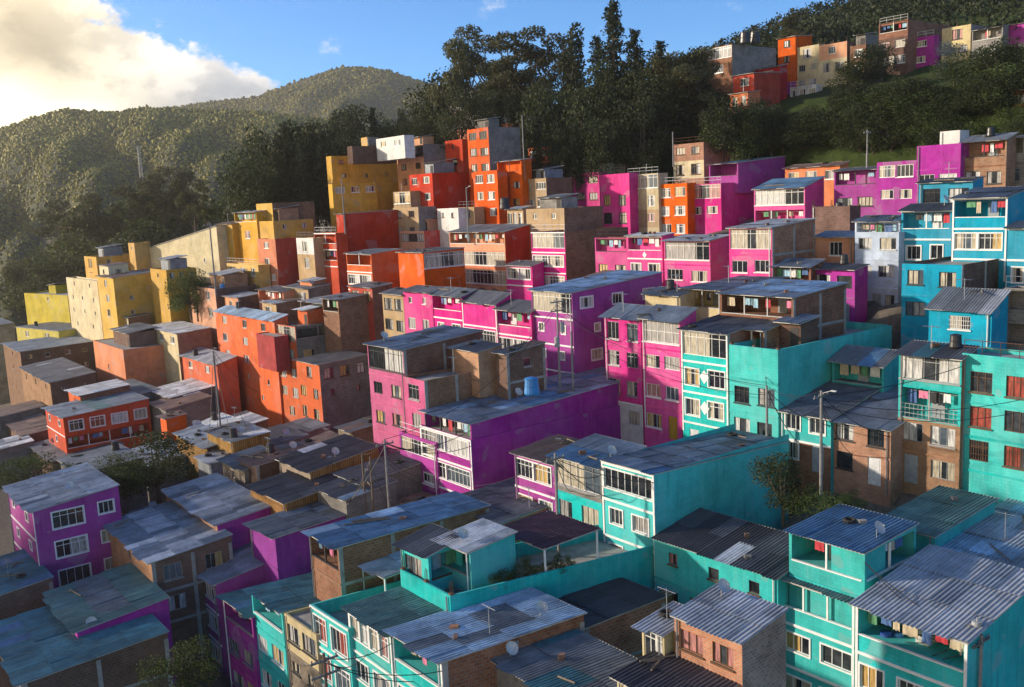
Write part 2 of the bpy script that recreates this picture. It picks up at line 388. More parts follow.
def H(label, ax, bx, by, cx, K, n, front, paintn, roof=('sheet','grey',.6), side=None, rside='', sh=2.6, sk=0, yaw=0, L=None, w=None,
      floors=None, trim=0, frame=None, name='house', short=None, curt=None, clutter=None, down=0, sur=None, oh=.35, cat='house', stand=False, top=0):
    """one house. ax..bx: columns of the ends of its street front, (bx, by): the eave at the shared corner, cx: column of the far end of its side wall"""
    rnd = random.Random(hash(label) % 0 if False else sum(ord(c)*(i+7) for i, c in enumerate(label)))
    d = K if K < 400 else K/(bx+240.0)
    B = unproj(bx, by, d)
    th = THETA + R(yaw) + R(rnd.uniform(-1.3, 1.3))
    if frame is None: frame = 'white' if trim else rnd.choice(['white','white','alu','alu','brown','dark'])
    U = Vector((math.sin(th), -math.cos(th), 0)); V0 = Vector((math.cos(th), math.sin(th), 0))
    t2 = th - R(sk); V = Vector((math.cos(t2), math.sin(t2), 0))
    if w is None:
        w = travel(B, -U, ax); w = max(1.5, min(22, w)) if w > 0 else 8
    if L is None:
        L = travel(B, V, cx)
        L = 14 if L <= 0 else max(2.0, min(20, L))
    shear = math.tan(R(sk)); Ly = L*math.cos(R(sk))
    far = d > 104
    corr = d < 90
    tf = lambda p: (p[0]+p[1]*shear, p[1], p[2])
    # roof heights
    rise = roof[2] if len(roof) > 2 and roof[0] in ('sheet',) else 0
    h = n*sh + top
    z0w = B.z - h                                # street level of the house
    c4 = [B, B-w*U, B+L*V, B-w*U+L*V]
    tz = min(terrain(p.x, p.y) for p in c4)
    zb = min(z0w, tz) - .4 - down                # foundation runs down into the slope
    base = zb - z0w                              # negative
    if stand: base = 0
    else: FOOT.append(([(p.x, p.y) for p in (B, B-w*U, B-w*U+L*V, B+L*V)], z0w - .15))
    rt = empty(name, (B.x, B.y, z0w), th - math.pi/2)
    tag(rt, label, cat, GROUP if cat == 'house' else 'shacks with patched roofs')
    EAVES.append(B + Vector((0, 0, -.5)) - V0*.02); EAVES.append(B - U*w*.6 + Vector((0, 0, -2.3)))
    HOUSES.append((label, d, w, L, z0w - CAM_Z, tz - CAM_Z, terrain(B.x, B.y)-CAM_Z))
    # colours per floor
    nf = int(math.ceil(n)); fl = front.split('|'); fl += ['n']*(nf-len(fl)); fl = fl[:nf]
    cols = []; codes = []
    for c in fl:
        if ':' in c: c, k = c.split(':')
        else: k = paintn
        cols.append(k); codes.append(c)
    side = side or paintn
    mats = uniq_list(cols + [side, paintn])
    ix = {k: i for i, k in enumerate(mats)}
    splits = [h-top-(k+1)*sh for k in range(nf-1)]
    fm = MatF(splits, [ix[c] for c in cols])
    sm = MatF([], [ix[side]])
    W = MB(); W.tf = tf
    fnF = lambda s, t, e: (-w+s, e, t)
    fnR = lambda s, t, e: (-e, s, t)
    fnL = lambda s, t, e: (-w+e, Ly-s, t)
    frm = {'white': white_trim, 'alu': metal, 'brown': lambda: plain('brown_frame', (.12,.06,.03)), 'dark': lambda: plain('dark_frame', (.03,.03,.035))}[frame]()
    parts = []
    WS = .78+.5*rnd.random(); HS = rnd.uniform(-.18,.2)
    def layout(codes, Wd, depthmax):
        holes = []; todo = []
        for k, c in enumerate(codes):
            zt = h-top-k*sh; zl = zt-sh
            t, q = c[0], c[1:]
            num = int(''.join(ch for ch in q if ch.isdigit()) or 2)
            fx = ''.join(ch for ch in q if ch.isalpha())
            if t == 'n': continue
            if t in 'wstd':
                lo, hi = {'w': (.85, 2.05), 's': (1.2, 1.95), 't': (.5, 2.1), 'd': (.75, 2.0)}[t]
                nn = num + (1 if t == 'd' else 0)
                slot = Wd/nn
                wsc = WS
                wd = {'w': min(1.75, slot*.66), 's': min(.8, slot*.5), 't': min(1.9, slot*.72), 'd': min(1.7, slot*.66)}[t]
                dpos = rnd.randrange(nn) if t == 'd' else -1
                for i in range(nn):
                    c0 = slot*(i+.5) + (rnd.random()-.5)*.12*slot
                    if i == dpos:
                        dw = min(1.0, slot*.6)
                        hh = (c0-dw/2, c0+dw/2, zl+.02, zl+2.05, .12); holes.append(hh); todo.append(('door', hh, fx)); continue
                    ww = min(slot*.86, wd*wsc*(.85+.25*rnd.random())); j = (rnd.random()-.5)*.12
                    hh = (max(.12, c0-ww/2), min(Wd-.12, c0+ww/2), zl+lo+j+HS*(t == 'w'), zl+hi+j, .12); holes.append(hh); todo.append(('win', hh, fx))
            elif t == 'W':
                hh = (.22, Wd-.22, zl+.85, zl+2.2, .12)
                if num <= 1: holes.append(hh); todo.append(('win', hh, fx))
                else:
                    for i in range(num):
                        a = .22+(Wd-.44)*i/num; b = .22+(Wd-.44)*(i+1)/num-.18
                        q2 = (a, b, zl+.85, zl+2.2, .12); holes.append(q2); todo.append(('win', q2, fx))
            elif t == 'V':
                for a_, b_, lo in ((.2, .56, .7), (.74, .92, 1.1)):
                    hh = (Wd*a_, Wd*b_, zl+lo, zl+2.15, .12); holes.append(hh); todo.append(('win', hh, fx))
            elif t == 'g':
                hh = (.12, Wd-.12, zl+.55, zl+sh-.12, .12); holes.append(hh); todo.append(('glass', hh, fx))
            elif t == 'o':
                hh = (.18, Wd-.18, zl+(.95 if 'r' not in fx else .06), zl+sh-.08, min(2.4, depthmax*.45)); holes.append(hh); todo.append(('open', hh, fx+str(num)))
        ok = [i for i, q in enumerate(holes) if q[2] > base+.05]
        return [holes[i] for i in ok], [todo[i] for i in ok]
    hF, tF = layout(codes, w, Ly)
    face_grid(W, fnF, w, base, h, hF, fm, ix[paintn])
    rc = rside.split('|') if rside else []
    hR, tR = layout(rc, Ly, w) if rc else ([], [])
    if rc and cols[0] != side and False: pass
    face_grid(W, fnR, Ly, base, h, hR, sm, ix[side])
    W.quad(fnL(0,base,0), fnL(Ly,base,0), fnL(Ly,h,0), fnL(0,h,0), ix[side])
    W.quad((0,Ly,base), (-w,Ly,base), (-w,Ly,h+rise), (0,Ly,h+rise), ix[side])
    if rise > 0:
        W.tri(fnR(0,h,0), fnR(Ly,h,0), fnR(Ly,h+rise,0), ix[side]); W.tri(fnL(Ly,h,0), (-w,Ly,h+rise), fnL(0,h,0), ix[side])
    par = 0
    if roof[0] in ('flat', 'none'):
        par = roof[2] if len(roof) > 2 else .5
        zr = h-par; t = .14
        rm = len(mats)
        W.quad((-t,t,zr), (-t,Ly-t,zr), (-w+t,Ly-t,zr), (-w+t,t,zr), rm)
        for a, b in (((-w,0),(0,0)), ((0,0),(0,Ly)), ((0,Ly),(-w,Ly)), ((-w,Ly),(-w,0))):
            def ins(p): return (min(max(p[0], -w+t), -t), min(max(p[1], t), Ly-t))
            ia, ib = ins(a), ins(b)
            W.quad((*a,h), (*b,h), (*ib,h), (*ia,h), ix[side]); W.quad((*ia,h), (*ib,h), (*ib,zr), (*ia,zr), ix[side])
    wo = W.build('wall', [P(k) for k in mats] + [concrete()], rt)
    # roof
    if roof[0] == 'sheet':
        cm = roof[1].split('+')
        ov = oh
        zf = lambda x, y: h + .06 + rise*y/Ly
        roof_sheet(rt, tf, -w-ov*.5, ov*.5, -ov, Ly+.1, zf, cm, rnd, corr)
    # openings
    washed = []
    su = sur if sur is not None else (.1 if trim else 0)
    for fn, todo, Wd in ((fnF, tF, w), (fnR, tR, Ly)):
        for kind, hh, fx in todo:
            a, b, c, e, dep = hh
            if kind == 'win':
                make_window(rt, fn, tf, a, b, c, e, far, rnd, frm, curt=curt, surround=su, grille='b' in fx)
            elif kind == 'glass':
                make_window(rt, fn, tf, a, b, c, e, far, rnd, frm, nm=max(2, int((b-a)/.9)), hm=[.5] if 'h' in fx else [.78], curt=curt, name='glazed_balcony')
            elif kind == 'door':
                Dm = MB(); Dm.tf = tf
                fbox(Dm, fn, a, b, c, e, .05, .1)
                fbox(Dm, fn, a+.12, b-.12, c+.15, c+.9, .035, .05); fbox(Dm, fn, a+.12, b-.12, c+1.05, e-.12, .035, .05)
                dm = rnd.choice([plain('door_white', (.65,.66,.67)), plain('door_brown', (.16,.08,.04)), plain('door_grey', (.3,.33,.36)), plain('door_ochre', (.45,.25,.02))])
                Dm.build('door', dm, rt)
            elif kind == 'open':
                q = MB(); q.tf = tf
                np_ = max(0, int(''.join(ch for ch in fx if ch.isdigit()) or 0)-1)
                if np_ and not far or np_:
                    for i in range(np_):
                        cc = a+(b-a)*(i+1)/(np_+1); fbox(q, fn, cc-.05, cc+.05, c, e, .04, .14)
                fbox(q, fn, a, b, c-.0+.001, c+.07, -.04, .12)
                if 'r' in fx:
                    for t in (.35, .7, 1.0): fbox(q, fn, a, b, c+t-.02, c+t+.02, .03, .07)
                    nn = int((b-a)/.3)
                    for i in range(nn+1): cc = a+(b-a)*i/nn; fbox(q, fn, cc-.012, cc+.012, c+.07, c+1.0, .035, .06)
                q.build('railing', frm, rt)
                # back wall of the terrace: door and window
                fz = c-.9 if 'r' not in fx else c
                if not far:
                    q = MB(); q.tf = tf
                    dd = (b-a)*(.2+.5*rnd.random()); lo = max(c+.01, fz)
                    fbox(q, fn, a+dd, a+dd+.9, lo, min(e-.1, fz+2.1), dep-.06, dep+.02)
                    q.build('terrace_door', rnd.choice([plain('door_brown', (.16,.08,.04)), plain('door_grey', (.3,.33,.36)), plain('door_ochre', (.45,.25,.02)), plain('door_white', (.65,.66,.67))]), rt)
                if fn not in washed and ('c' in fx or rnd.random() < .75):
                    washed.append(fn); laundry(rt, fn, tf, a, b, c, e, rnd, label, short, fn is fnR)
    # bands
    if trim:
        for k in range(nf):
            z = h-(top if k else 0)-k*sh
            if z < .2: continue
            q = MB(); q.tf = tf
            fbox(q, fnF, 0, w, z-.16 if k == 0 else z-.08, z-.01 if k == 0 else z+.08, -.06, .01); q.build('white_band', white_trim(), rt)
        if trim >= 2:
            for a_, b_ in ((0, .14), (w-.14, w)):
                q = MB(); q.tf = tf; fbox(q, fnF, a_, b_, 0, h-.17, -.045, .01); q.build('white_corner_strip', white_trim(), rt)
    elif not far and nf > 1:
        for k in range(1, nf):
            z = h-top-k*sh
            if z < .3 or (codes[k-1][0] in 'o' and 'r' in codes[k-1]): continue
            q = MB(); q.tf = tf; fbox(q, fnF, 0, w, z-.07, z+.07, -.045, .01); q.build('floor_slab', P(cols[min(k, nf-1)]), rt)
    # drain pipe
    if not far and rnd.random() < .6:
        q = MB(); q.tf = tf; x = -.25 if rnd.random() < .5 else -w+.25
        q.bar((x,-.09,base*.3), (x,-.09,h-.1), .05); q.build('drain_pipe', rnd.choice([white_trim(), plain('pipe_grey', (.25,.25,.25))]), rt)
    # bare columns in brick side walls
    if side in ('brick', 'dbrick') and Ly > 3 and not far:
        nn = max(1, int(Ly/3.2))
        for i in range(nn+1):
            q = MB(); q.tf = tf; y = min(Ly-.3, max(0, (Ly-.3)*i/nn)); q.box(-.02, y+.003, base*.5, .03, y+.3, h-.003); q.build('concrete_column', concrete(), rt)
        for k in range(1, nf):
            q = MB(); q.tf = tf; q.box(-.02, .01, h-k*sh-.12, .028, Ly-.01, h-k*sh+.1); q.build('concrete_beam', concrete(), rt)
    # things on the roof
    if clutter is None: clutter = (9 if cat == 'shack' else 3) if d < 125 else 1
    if roof[0] == 'sheet' and clutter:
        cl = ROOF_ITEMS
        for i in range(rnd.randint(0, clutter)):
            x, y = -w*(.1+.8*rnd.random()), Ly*(.08+.8*rnd.random()); z = h+.06+rise*y/Ly+.06
            p = rt_matrix(rt) @ Vector(tf((x, y, z)))
            cl.append((p, d, rnd.random(), th))
    elif roof[0] in ('flat',) and par > .3:
        for i in range(rnd.randint(0, 2)):
            x, y = -w*(.2+.6*rnd.random()), Ly*(.1+.7*rnd.random())
            ROOF_ITEMS.append((rt_matrix(rt) @ Vector(tf((x, y, h-par))), d, rnd.random(), th))
        if rnd.random() < .7:
            # starter bars waiting for the next floor
            for (x, y) in ((-.12,.1), (-w+.12,.1), (-w*.5,.1), (-.12,Ly-.2)):
                q = MB(); q.tf = tf; q.box(x-.11,y-.06,h-.1,x+.11,y+.18,h+.12)
                for dx in (-.06,.06):
                    for dy in (0,.12): q.bar((x+dx,y+dy,h+.1), (x+dx+rnd.uniform(-.05,.05),y+dy,h+.6+.4*rnd.random()), .015, n=4)
                q.build('rebar', plain('rusty_steel', (.14,.07,.045)), rt)
    if roof[0] == 'flat' and not stand and rnd.random() < .62 and w > 2.5 and Ly > 3.5 and d > 66 and 'blind' not in label and 'long parapet' not in label:
        q = MB(); q.tf = tf; zr = h-par+.01; hh = 1.7+.6*rnd.random(); x0 = -w*(.15+.35*rnd.random()); x1 = max(-w+.2, x0-w*(.35+.25*rnd.random())); x0 = min(x0, -.2)
        y0 = Ly*(.12+.3*rnd.random()); y1 = min(Ly-.2, y0+2+2.5*rnd.random())
        q.box(x1, y0, zr, x0, y1, zr+hh); q.box(x0-.9-.02 if x0-.9 > x1 else x1+.1, y0-.03, zr+.02, x0-.15, y0-.002, zr+min(1.6, hh-.2), 1)
        q.build('roof_room', [P(rnd.choice(['brick','dbrick','block','zinc',paintn,paintn])), plain('opening_shade', (.04,.035,.035), .8)], rt)  # flat panel, its dark colour stands in for the shade inside a doorway
        roof_sheet(rt, tf, x1-.25, x0+.25, y0-.5, y1+.2, lambda x, y: zr+hh+.05+.12*(y-y0), [rnd.choice(['grey','slate','rust','bgrey','dark']), 'white'], rnd, corr, name='roof_room_roof')
    elif roof[0] == 'flat' and not stand and par <= .4 and rnd.random() < .5:
        q = MB(); q.tf = tf
        for k in (.45, .9): q.bar((-.1,.1,h+k), (-w+.1,.1,h+k), .025, n=4)
        for i in range(max(2, int(w/1.2))+1): xx = -.1-(w-.2)*i/max(2, int(w/1.2)); q.bar((xx,.1,h-.02), (xx,.1,h+.9), .025, n=4)
        q.build('roof_railing', frm, rt)
    if rnd.random() < .16:
        q = MB(); q.tf = tf; x, y = -w*(.2+.6*rnd.random()), Ly*.4; z = h+rise*.4-(par or 0)
        q.bar((x,y,z), (x,y,z+1.75), .025, n=5); q.bar((x-.6,y,z+1.65), (x+.6,y,z+1.65), .015, n=4)
        for k in range(5): xx = x-.5+.25*k; q.bar((xx,y-.35,z+1.65), (xx,y+.35,z+1.65), .012, n=4)
        q.build('antenna', metal(), rt)
    return dict(rt=rt, w=w, L=Ly, h=h, d=d, fnF=fnF, fnR=fnR, tf=tf, B=B, U=U, V=V, rise=rise, base=base)
def uniq_list(s):
    o = []
    for x in s:
        if x not in o: o.append(x)
    return o
def rt_matrix(rt): return Matrix.Translation(rt.location) @ Matrix.Rotation(rt.rotation_euler.z, 4, 'Z')
ROOF_ITEMS = []
LAUN = []
CLOTH = [('cloth_white', (.75,.75,.74)), ('cloth_blue', (.06,.14,.35)), ('cloth_red', (.5,.03,.05)), ('cloth_pink', (.7,.2,.35)), ('cloth_black', (.02,.02,.025)), ('cloth_sky', (.3,.5,.65)), ('cloth_beige', (.5,.42,.3)), ('cloth_green', (.1,.3,.15))]
def laundry(rt, fn, tf, a, b, c, e, rnd, label, short, side_face=False):
    """a line of washing hung in an open terrace: a thing of its own"""
    Mx = rt_matrix(rt); zl = e-.22; dep = .45
    A = Mx @ Vector(tf(fn(a+.1, zl, dep))); Bq = Mx @ Vector(tf(fn(b-.1, zl, dep)))
    t = empty('washing_line', A)
    tag(t, ('washing at the ' if fn is not None and not side_face else 'washing beside the ') + (short or label), 'washing', 'washing hung out to dry')
    q = MB(); q.bar((0,0,0), tuple(Bq-A), .012, n=4); q.build('line', plain('cord', (.4,.4,.38)), t)
    Lr = (Bq-A).length; dirv = (Bq-A).normalized(); nrm = Vector((-dirv.y, dirv.x, 0)); s = .15
    while s < Lr-.6:
        wd = .35+.45*rnd.random(); hg = .45+.55*rnd.random()
        if rnd.random() < .7:
            q = MB(); nseg = 4; pts = []
            for i in range(nseg+1):
                x = s+wd*i/nseg; o = nrm*(.03*math.sin(i*2.3+s))
                pts.append((dirv*x, dirv*x+o*.3+Vector((0,0,-.02)), dirv*(x+.02*(i-2)/2)+o+Vector((0,0,-hg*(1+.06*math.sin(i*3+s))))))
            for i in range(nseg):
                for sg in (1,-1):
                    off = nrm*(.012*sg)
                    a1, b1, c1, d1 = pts[i][0]+off, pts[i+1][0]+off, pts[i+1][2]+off, pts[i][2]+off
                    q.quad(d1, c1, b1, a1) if sg > 0 else q.quad(a1, b1, c1, d1)
            k = rnd.choice(CLOTH); q.build('garment', plain(*k), t)
        s += wd+.08+.25*rnd.random()

def CAN(label, ax, bx, by, cx, d, ht, roofc, rise=.2, sk=0, L=None, npost=2, name='canopy', posts=True):
    """a sheet roof on thin posts"""
    rnd = random.Random(len(label)*7)
    B = unproj(bx, by, d); U = Vector((math.sin(THETA), -math.cos(THETA), 0)); t2 = THETA-R(sk); V = Vector((math.cos(t2), math.sin(t2), 0))
    w = max(1.2, travel(B, -U, ax)); L = L or min(16, max(1.5, travel(B, V, cx))); Ly = L*math.cos(R(sk)); shr = math.tan(R(sk)); tf = lambda p: (p[0]+p[1]*shr, p[1], p[2])
    rt = empty(name, (B.x, B.y, B.z-ht), THETA-math.pi/2); tag(rt, label, 'canopy', 'sheet canopies on the roof terraces')
    roof_sheet(rt, tf, -w-.15, .15, -.2, Ly+.15, lambda x, y: ht+.06+rise*y/Ly, roofc.split('+'), rnd, d < 90)
    n = max(2, npost)
    for i in range(n):
        for j in range(2):
            x = -w*i/(n-1); y = Ly*j
            q = MB(); q.tf = tf; q.box(x-.045 if i else x-.09, y-.045 if j == 0 else y-.09, -.3, x+.045 if i else x, y+.045 if j == 0 else y, ht+rise*j+.05); q.build('post', white_trim(), rt)
    for j in range(2):
        q = MB(); q.tf = tf; q.box(-w, Ly*j-.05, ht-.08+rise*j, 0, Ly*j+.04, ht+.03+rise*j); q.build('beam', white_trim(), rt)
    return rt
# ------------------------------------------------------------------ the houses, from the crest down to the valley
sh_ = 'sheet'
# top of the hill
H('orange red house under the skyline left of the cream three-storey house', 778,795.5,36,812,176e3,4,'w1|w1|n|n:magenta','orange',(sh_,'rust',.4))
H('cream house with three floors of large windows high on the wooded slope', 796,819,44,822,177e3,3.6,'t1|w2|w2','cream',('flat','grey',.4))
H('pale house with a blue curtain and a brick side, right of the cream three-storey house', 819,847,41,881,177e3,2.6,'w1:peach|t2:pale|n','pale',('flat','grey',.5),side='dbrick')
H('tall dark brick house with an open brick top floor on the slope', 879,908,19,950,182e3,3.4,'o2:brick|w2|W3','dbrick',('flat','grey',.4),side='brick')
H('magenta house wall peeping out behind the tall dark brick house', 909,934,35,940,186e3,3,'w1|w1|n','magenta',('flat','grey',.4))
H('cream house with a blue window below a railed roof terrace on the upper slope', 942,971,24,1004,188e3,2.6,'t1|w2','cream',('flat','grey',.5),side='block')
H('purple house cut by the top right edge beside the cream railed terrace house', 1004,1030,22,1050,190e3,3,'n|w2|n','magenta',(sh_,'dark',.4))
H('orange brick house at the right edge under the dark trees', 1012,1030,89,1050,150e3,2.2,'w1|w2','orange',(sh_,'rust',.3))
H('tall plank and brick house with two roof tanks on the crest', 707,732,44,776,158e3,4,'g1:brick|w1:brick|n|n','brick',('flat','grey',.5),side='block')
H('red house with one window beside the tall plank house on the crest', 733,754,73,780,152e3,2.4,'w1|w2','red',(sh_,'rust',.4))
H('dark red house between the tall plank house and the orange red house', 755,780,66,784,165e3,3,'w1|n|n','maroon',(sh_,'dark',.4))
H('white house front showing through the trees below the round-headed skyline trees', 448,478,97,500,150e3,1.6,'w2','white',('flat','grey',.3))
H('small white house end half hidden by dark trees at the foot of the tall conifer', 500,517,89,524,160e3,1.6,'n','white',('flat','grey',.3))
# upper left: yellow, ochre and orange blocks
H('low white house on top of the ochre block against the dark forest', 376,404,135,408,105e3,1.5,'w2','white',('flat','grey',.3), stand=True)
H('yellow and grey shed left of the low white house by the forest edge', 361,367,137,378,105e3,1.5,'n','yellow',('flat','grey',.3),side='block', stand=True)
H('huge ochre block with a blind side wall below the forest edge', 326,331,156,397,99e3,2.8,'n|n','ochre',('flat','grey',.5), rside='s4|s3|n')
H('dark brick parapet room standing on the huge ochre block', 347,352,146,396,100e3,1.2,'n','dbrick',('flat','grey',.3),stand=True)
H('lower ochre house with a planted ledge under the huge ochre block', 329,332,184,376,95e3,2.4,'n|n','ochre',('flat','grey',.5),rside='w3|n')
H('peach tower with white windows and a grey side wall right of the ochre block', 396,423,144,445,112e3,3,'g1|w2|w2','peach',('flat','grey',.3),side='block')
H('red house with four white windows in front of the peach tower', 409,432,173,475,106e3,2.2,'w2|w2','red',('flat','grey',.3))
H('narrow tan house with a glazed front left of the red house with four white windows', 393,410,191,418,104e3,2.6,'g1|w1','tan',('flat','grey',.3))
H('tan stone house front below the red house with four white windows', 393,418,207,436,100e3,1.8,'w2|d1','tan',('flat','grey',.3),side='block')
H('white house front with two small windows between tan walls', 437,458,208,470,103e3,1.6,'s2','white',('flat','grey',.3))
H('narrow tan front with one window left of the foot of the orange houses', 458,474,207,480,105e3,1.6,'w1','tan',('flat','grey',.3))
H('salmon house with a sloping side roof behind the tall orange house', 440,514,122,520,128e3,1.8,'n','salmon',('flat','grey',.3))
H('red house with a stepped wall left of the tall orange house', 445,462,139,474,113e3,3.2,'s1|w1|n','red',('flat','grey',.3))
H('tall orange three-storey house with a weathered grey side wall', 467,488,127,520,112e3,3,'w2|w2|w2','orange',('flat','grey',.5),side='block')
H('orange house with a corner balcony below the tall orange house', 473,497,170,505,107e3,3,'w2|w2|w2','orange',('flat','grey',.5),frame='white')
H('orange house with an open white-roofed top terrace', 497,521,160,523,110e3,3.4,'o2|w2|w2|w2','orange',(sh_,'white',.2))
H('tan house with cream windows and a dark brick side', 523,546,178,572,112e3,2,'w2|w2','tan',('flat','grey',.5),side='brick')
H('small orange house with two white windows and a grey brick side by the forest', 528,552,146,594,126e3,1.8,'w2|n:dbrick','orange',('flat','grey',.4),side='block')
H('pink house with a cream sunroom on its roof left of the purple wall', 573,599,172,601,126e3,3,'w2|w2|w2','pink',('flat','grey',.3))
H('cream sunroom on the roof of the pink house by the purple wall', 579,604,163,625,128e3,1,'g1','cream',('flat','grey',.2),stand=True)
H('pink house with large windows under a purple parapet', 600,629,173,632,121e3,3,'n|t2|t2','pink',('flat','grey',.3))
H('cream house with a glazed top floor and tan brick below', 627,658,173,660,123e3,3.2,'g1:cream|t2:cream|w2:tan','cream',('flat','grey',.3))
H('bright orange house with six cream windows between the cream and pink houses', 658,687,183,689,124e3,3,'w2|w2|w2','orange',('flat','grey',.3))
H('pink house with a wide open top floor and a long purple side wall', 688,721,183,785,126e3,3,'g1|w2|n','pink',('flat','grey',.3))
H('purple upper house with an open terrace under a blue roof', 709,738,163,785,129e3,1.6,'o1|n','magenta',(sh_,'blue',.8),stand=True)
H('orange brick house with a dark and a white window behind the blue terrace roof', 673,703.5,142,744,134e3,2.2,'w2:brick2|t2:pale','brick2',('flat','grey',.3))
H('pink house with a white glazed gallery under a blue sheet roof', 754,805,187,824,119e3,2.4,'g1|o3','pink',(sh_,'blue',1.1))
H('low salmon row with two white windows behind the blue sheet roof', 785,840,165,844,134e3,1.3,'w3','salmon',(sh_,'rust',.4))
# magenta and blue houses on the right
H('magenta house with an open terrace and narrow windows at the slope foot', 834,877,169,880,122e3,2.5,'o2|w2|n','magenta',(sh_,'dark',.3))
H('magenta house with a long cream window row below its flat parapet', 877,917,160,919,121e3,2.8,'W2|w2|n','magenta',('flat','grey',.4))
H('taller magenta house with two wide white windows and a blank parapet', 917,961,143,962,120e3,2.6,'n|w2|n','magenta',('flat','grey',.4))
H('white rooftop shed with a dark vent grid above the taller magenta house', 940,960,130,964,124e3,1,'n','white',('flat','grey',.2),stand=True)
H('tan brick house with an open top floor right of the magenta houses', 962,1007,139,1012,121e3,2.8,'o2|w2:brick|n','brick',(sh_,'slate',.6))
H('dark blue roofed house at the right edge behind the tan brick house', 1008,1040,136,1060,124e3,2,'o2|w2','block',(sh_,'bgrey',.4))
H('blue house with two white windows under a dark sheet roof', 919,973,181,978,104e3,2,'w2|n','blue',(sh_,'dark',.3))
H('blue house with an open plant terrace and a white canopy edge', 901.5,952,210,954,100e3,2.2,'o2c|w2','blue',(sh_,'dark',.5),trim=1,sh=2.6)
H('blue house with white trim, a laundry terrace and wide windows', 953,1008,197,1030,98e3,2.7,'o1c|W2|n','blue',(sh_,'slate',.7),trim=2)
H('blue house with white bands cut by the right edge', 1008,1050,228,1060,97e3,2.6,'n|w2|w2','blue',(sh_,'slate',.4),trim=1)
H('blue house with four windows and a dark brick side wall', 902,962,265,1008,91e3,3,'w2|w2|n','blue',('flat','grey',.3),side='dbrick')
H('blue box house with one barred window under a violet grey roof', 929,992,311,1008,86e3,2.2,'w1b|n','blue',(sh_,'grey+slate',1.2),frame='white')
H('grey concrete frame house with stairs at the right edge', 1004,1050,290,1060,90e3,3.2,'o2|o1|n','block',('flat','grey',.2))
H('pale blue house with four windows and doors on its ground floor', 855,899,232,901,99e3,3.2,'w2|w2|d2','sky',('flat','grey',.3),frame='alu')
H('open roof terrace under a white edged canopy on the pale blue house', 855,900,221,902,100e3,1.4,'o2c','sky',(sh_,'bgrey',.4),stand=True)
H('salmon brick house with one window under a small blue roof', 815,854,237,856,101e3,1.6,'w1|n','peach',(sh_,'bgrey',.4),side='dbrick')
H('dark brick house behind the salmon brick house', 812,850,206,858,111e3,2,'n|n','dbrick',('flat','grey',.5))
H('small magenta house with two windows left of the pale blue house', 811,855,270,857,94e3,2.2,'w2|d1','magenta',(sh_,'dark',.3))
H('grey canopy and planted porch left of the small magenta house', 770,811,267,814,93e3,1.4,'o2','brick',(sh_,'bgrey',.5))
H('pink house with a white glazed top floor and a large brick side', 729,772,228,815,92e3,2.4,'g1|w2','pink',(sh_,'grey',.5),side='brick')
H('pink house with cream windows and a shadowed purple side', 664,710,241,731,95.5e3,2.2,'g1|w2','pink',(sh_,'grey+lblue',.4))
DIB = H('pink house with white diamonds and an open top terrace', 627,662,236,664,96e3,2.4,'o1c|w2|n','pink',(sh_,'white',.2),trim=1)
H('pink house with a terrace of washing left of the white diamond house', 594.7,627,238,628,96e3,2.3,'o1c|w2|n','pink',('flat','grey',.2),side='brick')
H('tall pink house with wide windows and a brown brick side', 531,564.7,232,628,95e3,2.8,'g1|W2|W2','pink',('flat','grey',.3),side='brick',trim=1)
H('low pink house with one wide white window left of the tall pink house', 506,532,266,534,93e3,1.5,'W2|n','pink',(sh_,'dark',.4),trim=1)
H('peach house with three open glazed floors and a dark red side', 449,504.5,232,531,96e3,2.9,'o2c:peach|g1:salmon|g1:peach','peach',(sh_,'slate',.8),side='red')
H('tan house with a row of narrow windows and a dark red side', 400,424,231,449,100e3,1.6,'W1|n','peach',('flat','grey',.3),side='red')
H('tan wooden loft with tall dark panels under a bent roof', 507,523,209,526,103e3,1.6,'t3','tan',(sh_,'grey',.3))
H('tan house with a small grilled window above the tall pink house', 526,564,208,603,101e3,1.7,'s2','tan',('flat','grey',.3),side='brick')
H('orange house with a blue glazed roof gallery and a dark red side', 398,423,253,464,82e3,2.2,'n|n','orange',(sh_,'dark',.2),rside='g1|n')
H('orange house with a framed roof terrace left of the blue glazed gallery', 346,371,254,402,80e3,2.2,'o2|W2','orange',(sh_,'slate',.3),trim=1)
H('dark red gabled house with a blind side wall', 336,343,214,404,88e3,2.8,'n|n','red',(sh_,'rust',.2))
H('house of open balconies with white railings left of the dark red gable', 314,335.6,233,344,84e3,2.6,'o2|o1|n','red',('flat','grey',.3),trim=1)
H('tan house with tall white windows between red walls', 296,313,238,316,82e3,2.6,'t1:white|t1|n','tan',('flat','grey',.2))
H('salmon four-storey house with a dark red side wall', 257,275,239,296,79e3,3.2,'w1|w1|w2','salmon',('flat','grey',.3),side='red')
H('yellow house with a long window row beside the salmon four-storey house', 226.5,258,265,260,77e3,1.7,'w3|w3','yellow',('flat','grey',.3))
H('yellow ochre house with a brick top storey at the forest edge', 256,272,203,314,82e3,2.4,'n|n','yellow',('flat','grey',.5),side='brick')
H('yellow house wall below the brick topped storey', 256,273,221,313,80.5e3,2,'n|n','yellow',('flat','grey',.2),rside='s2|n')
H('narrow yellow house with an open top left of the brick topped house', 234,256,212,262,80e3,2.8,'o1|w1|n','ochre',(sh_,'grey',.2))
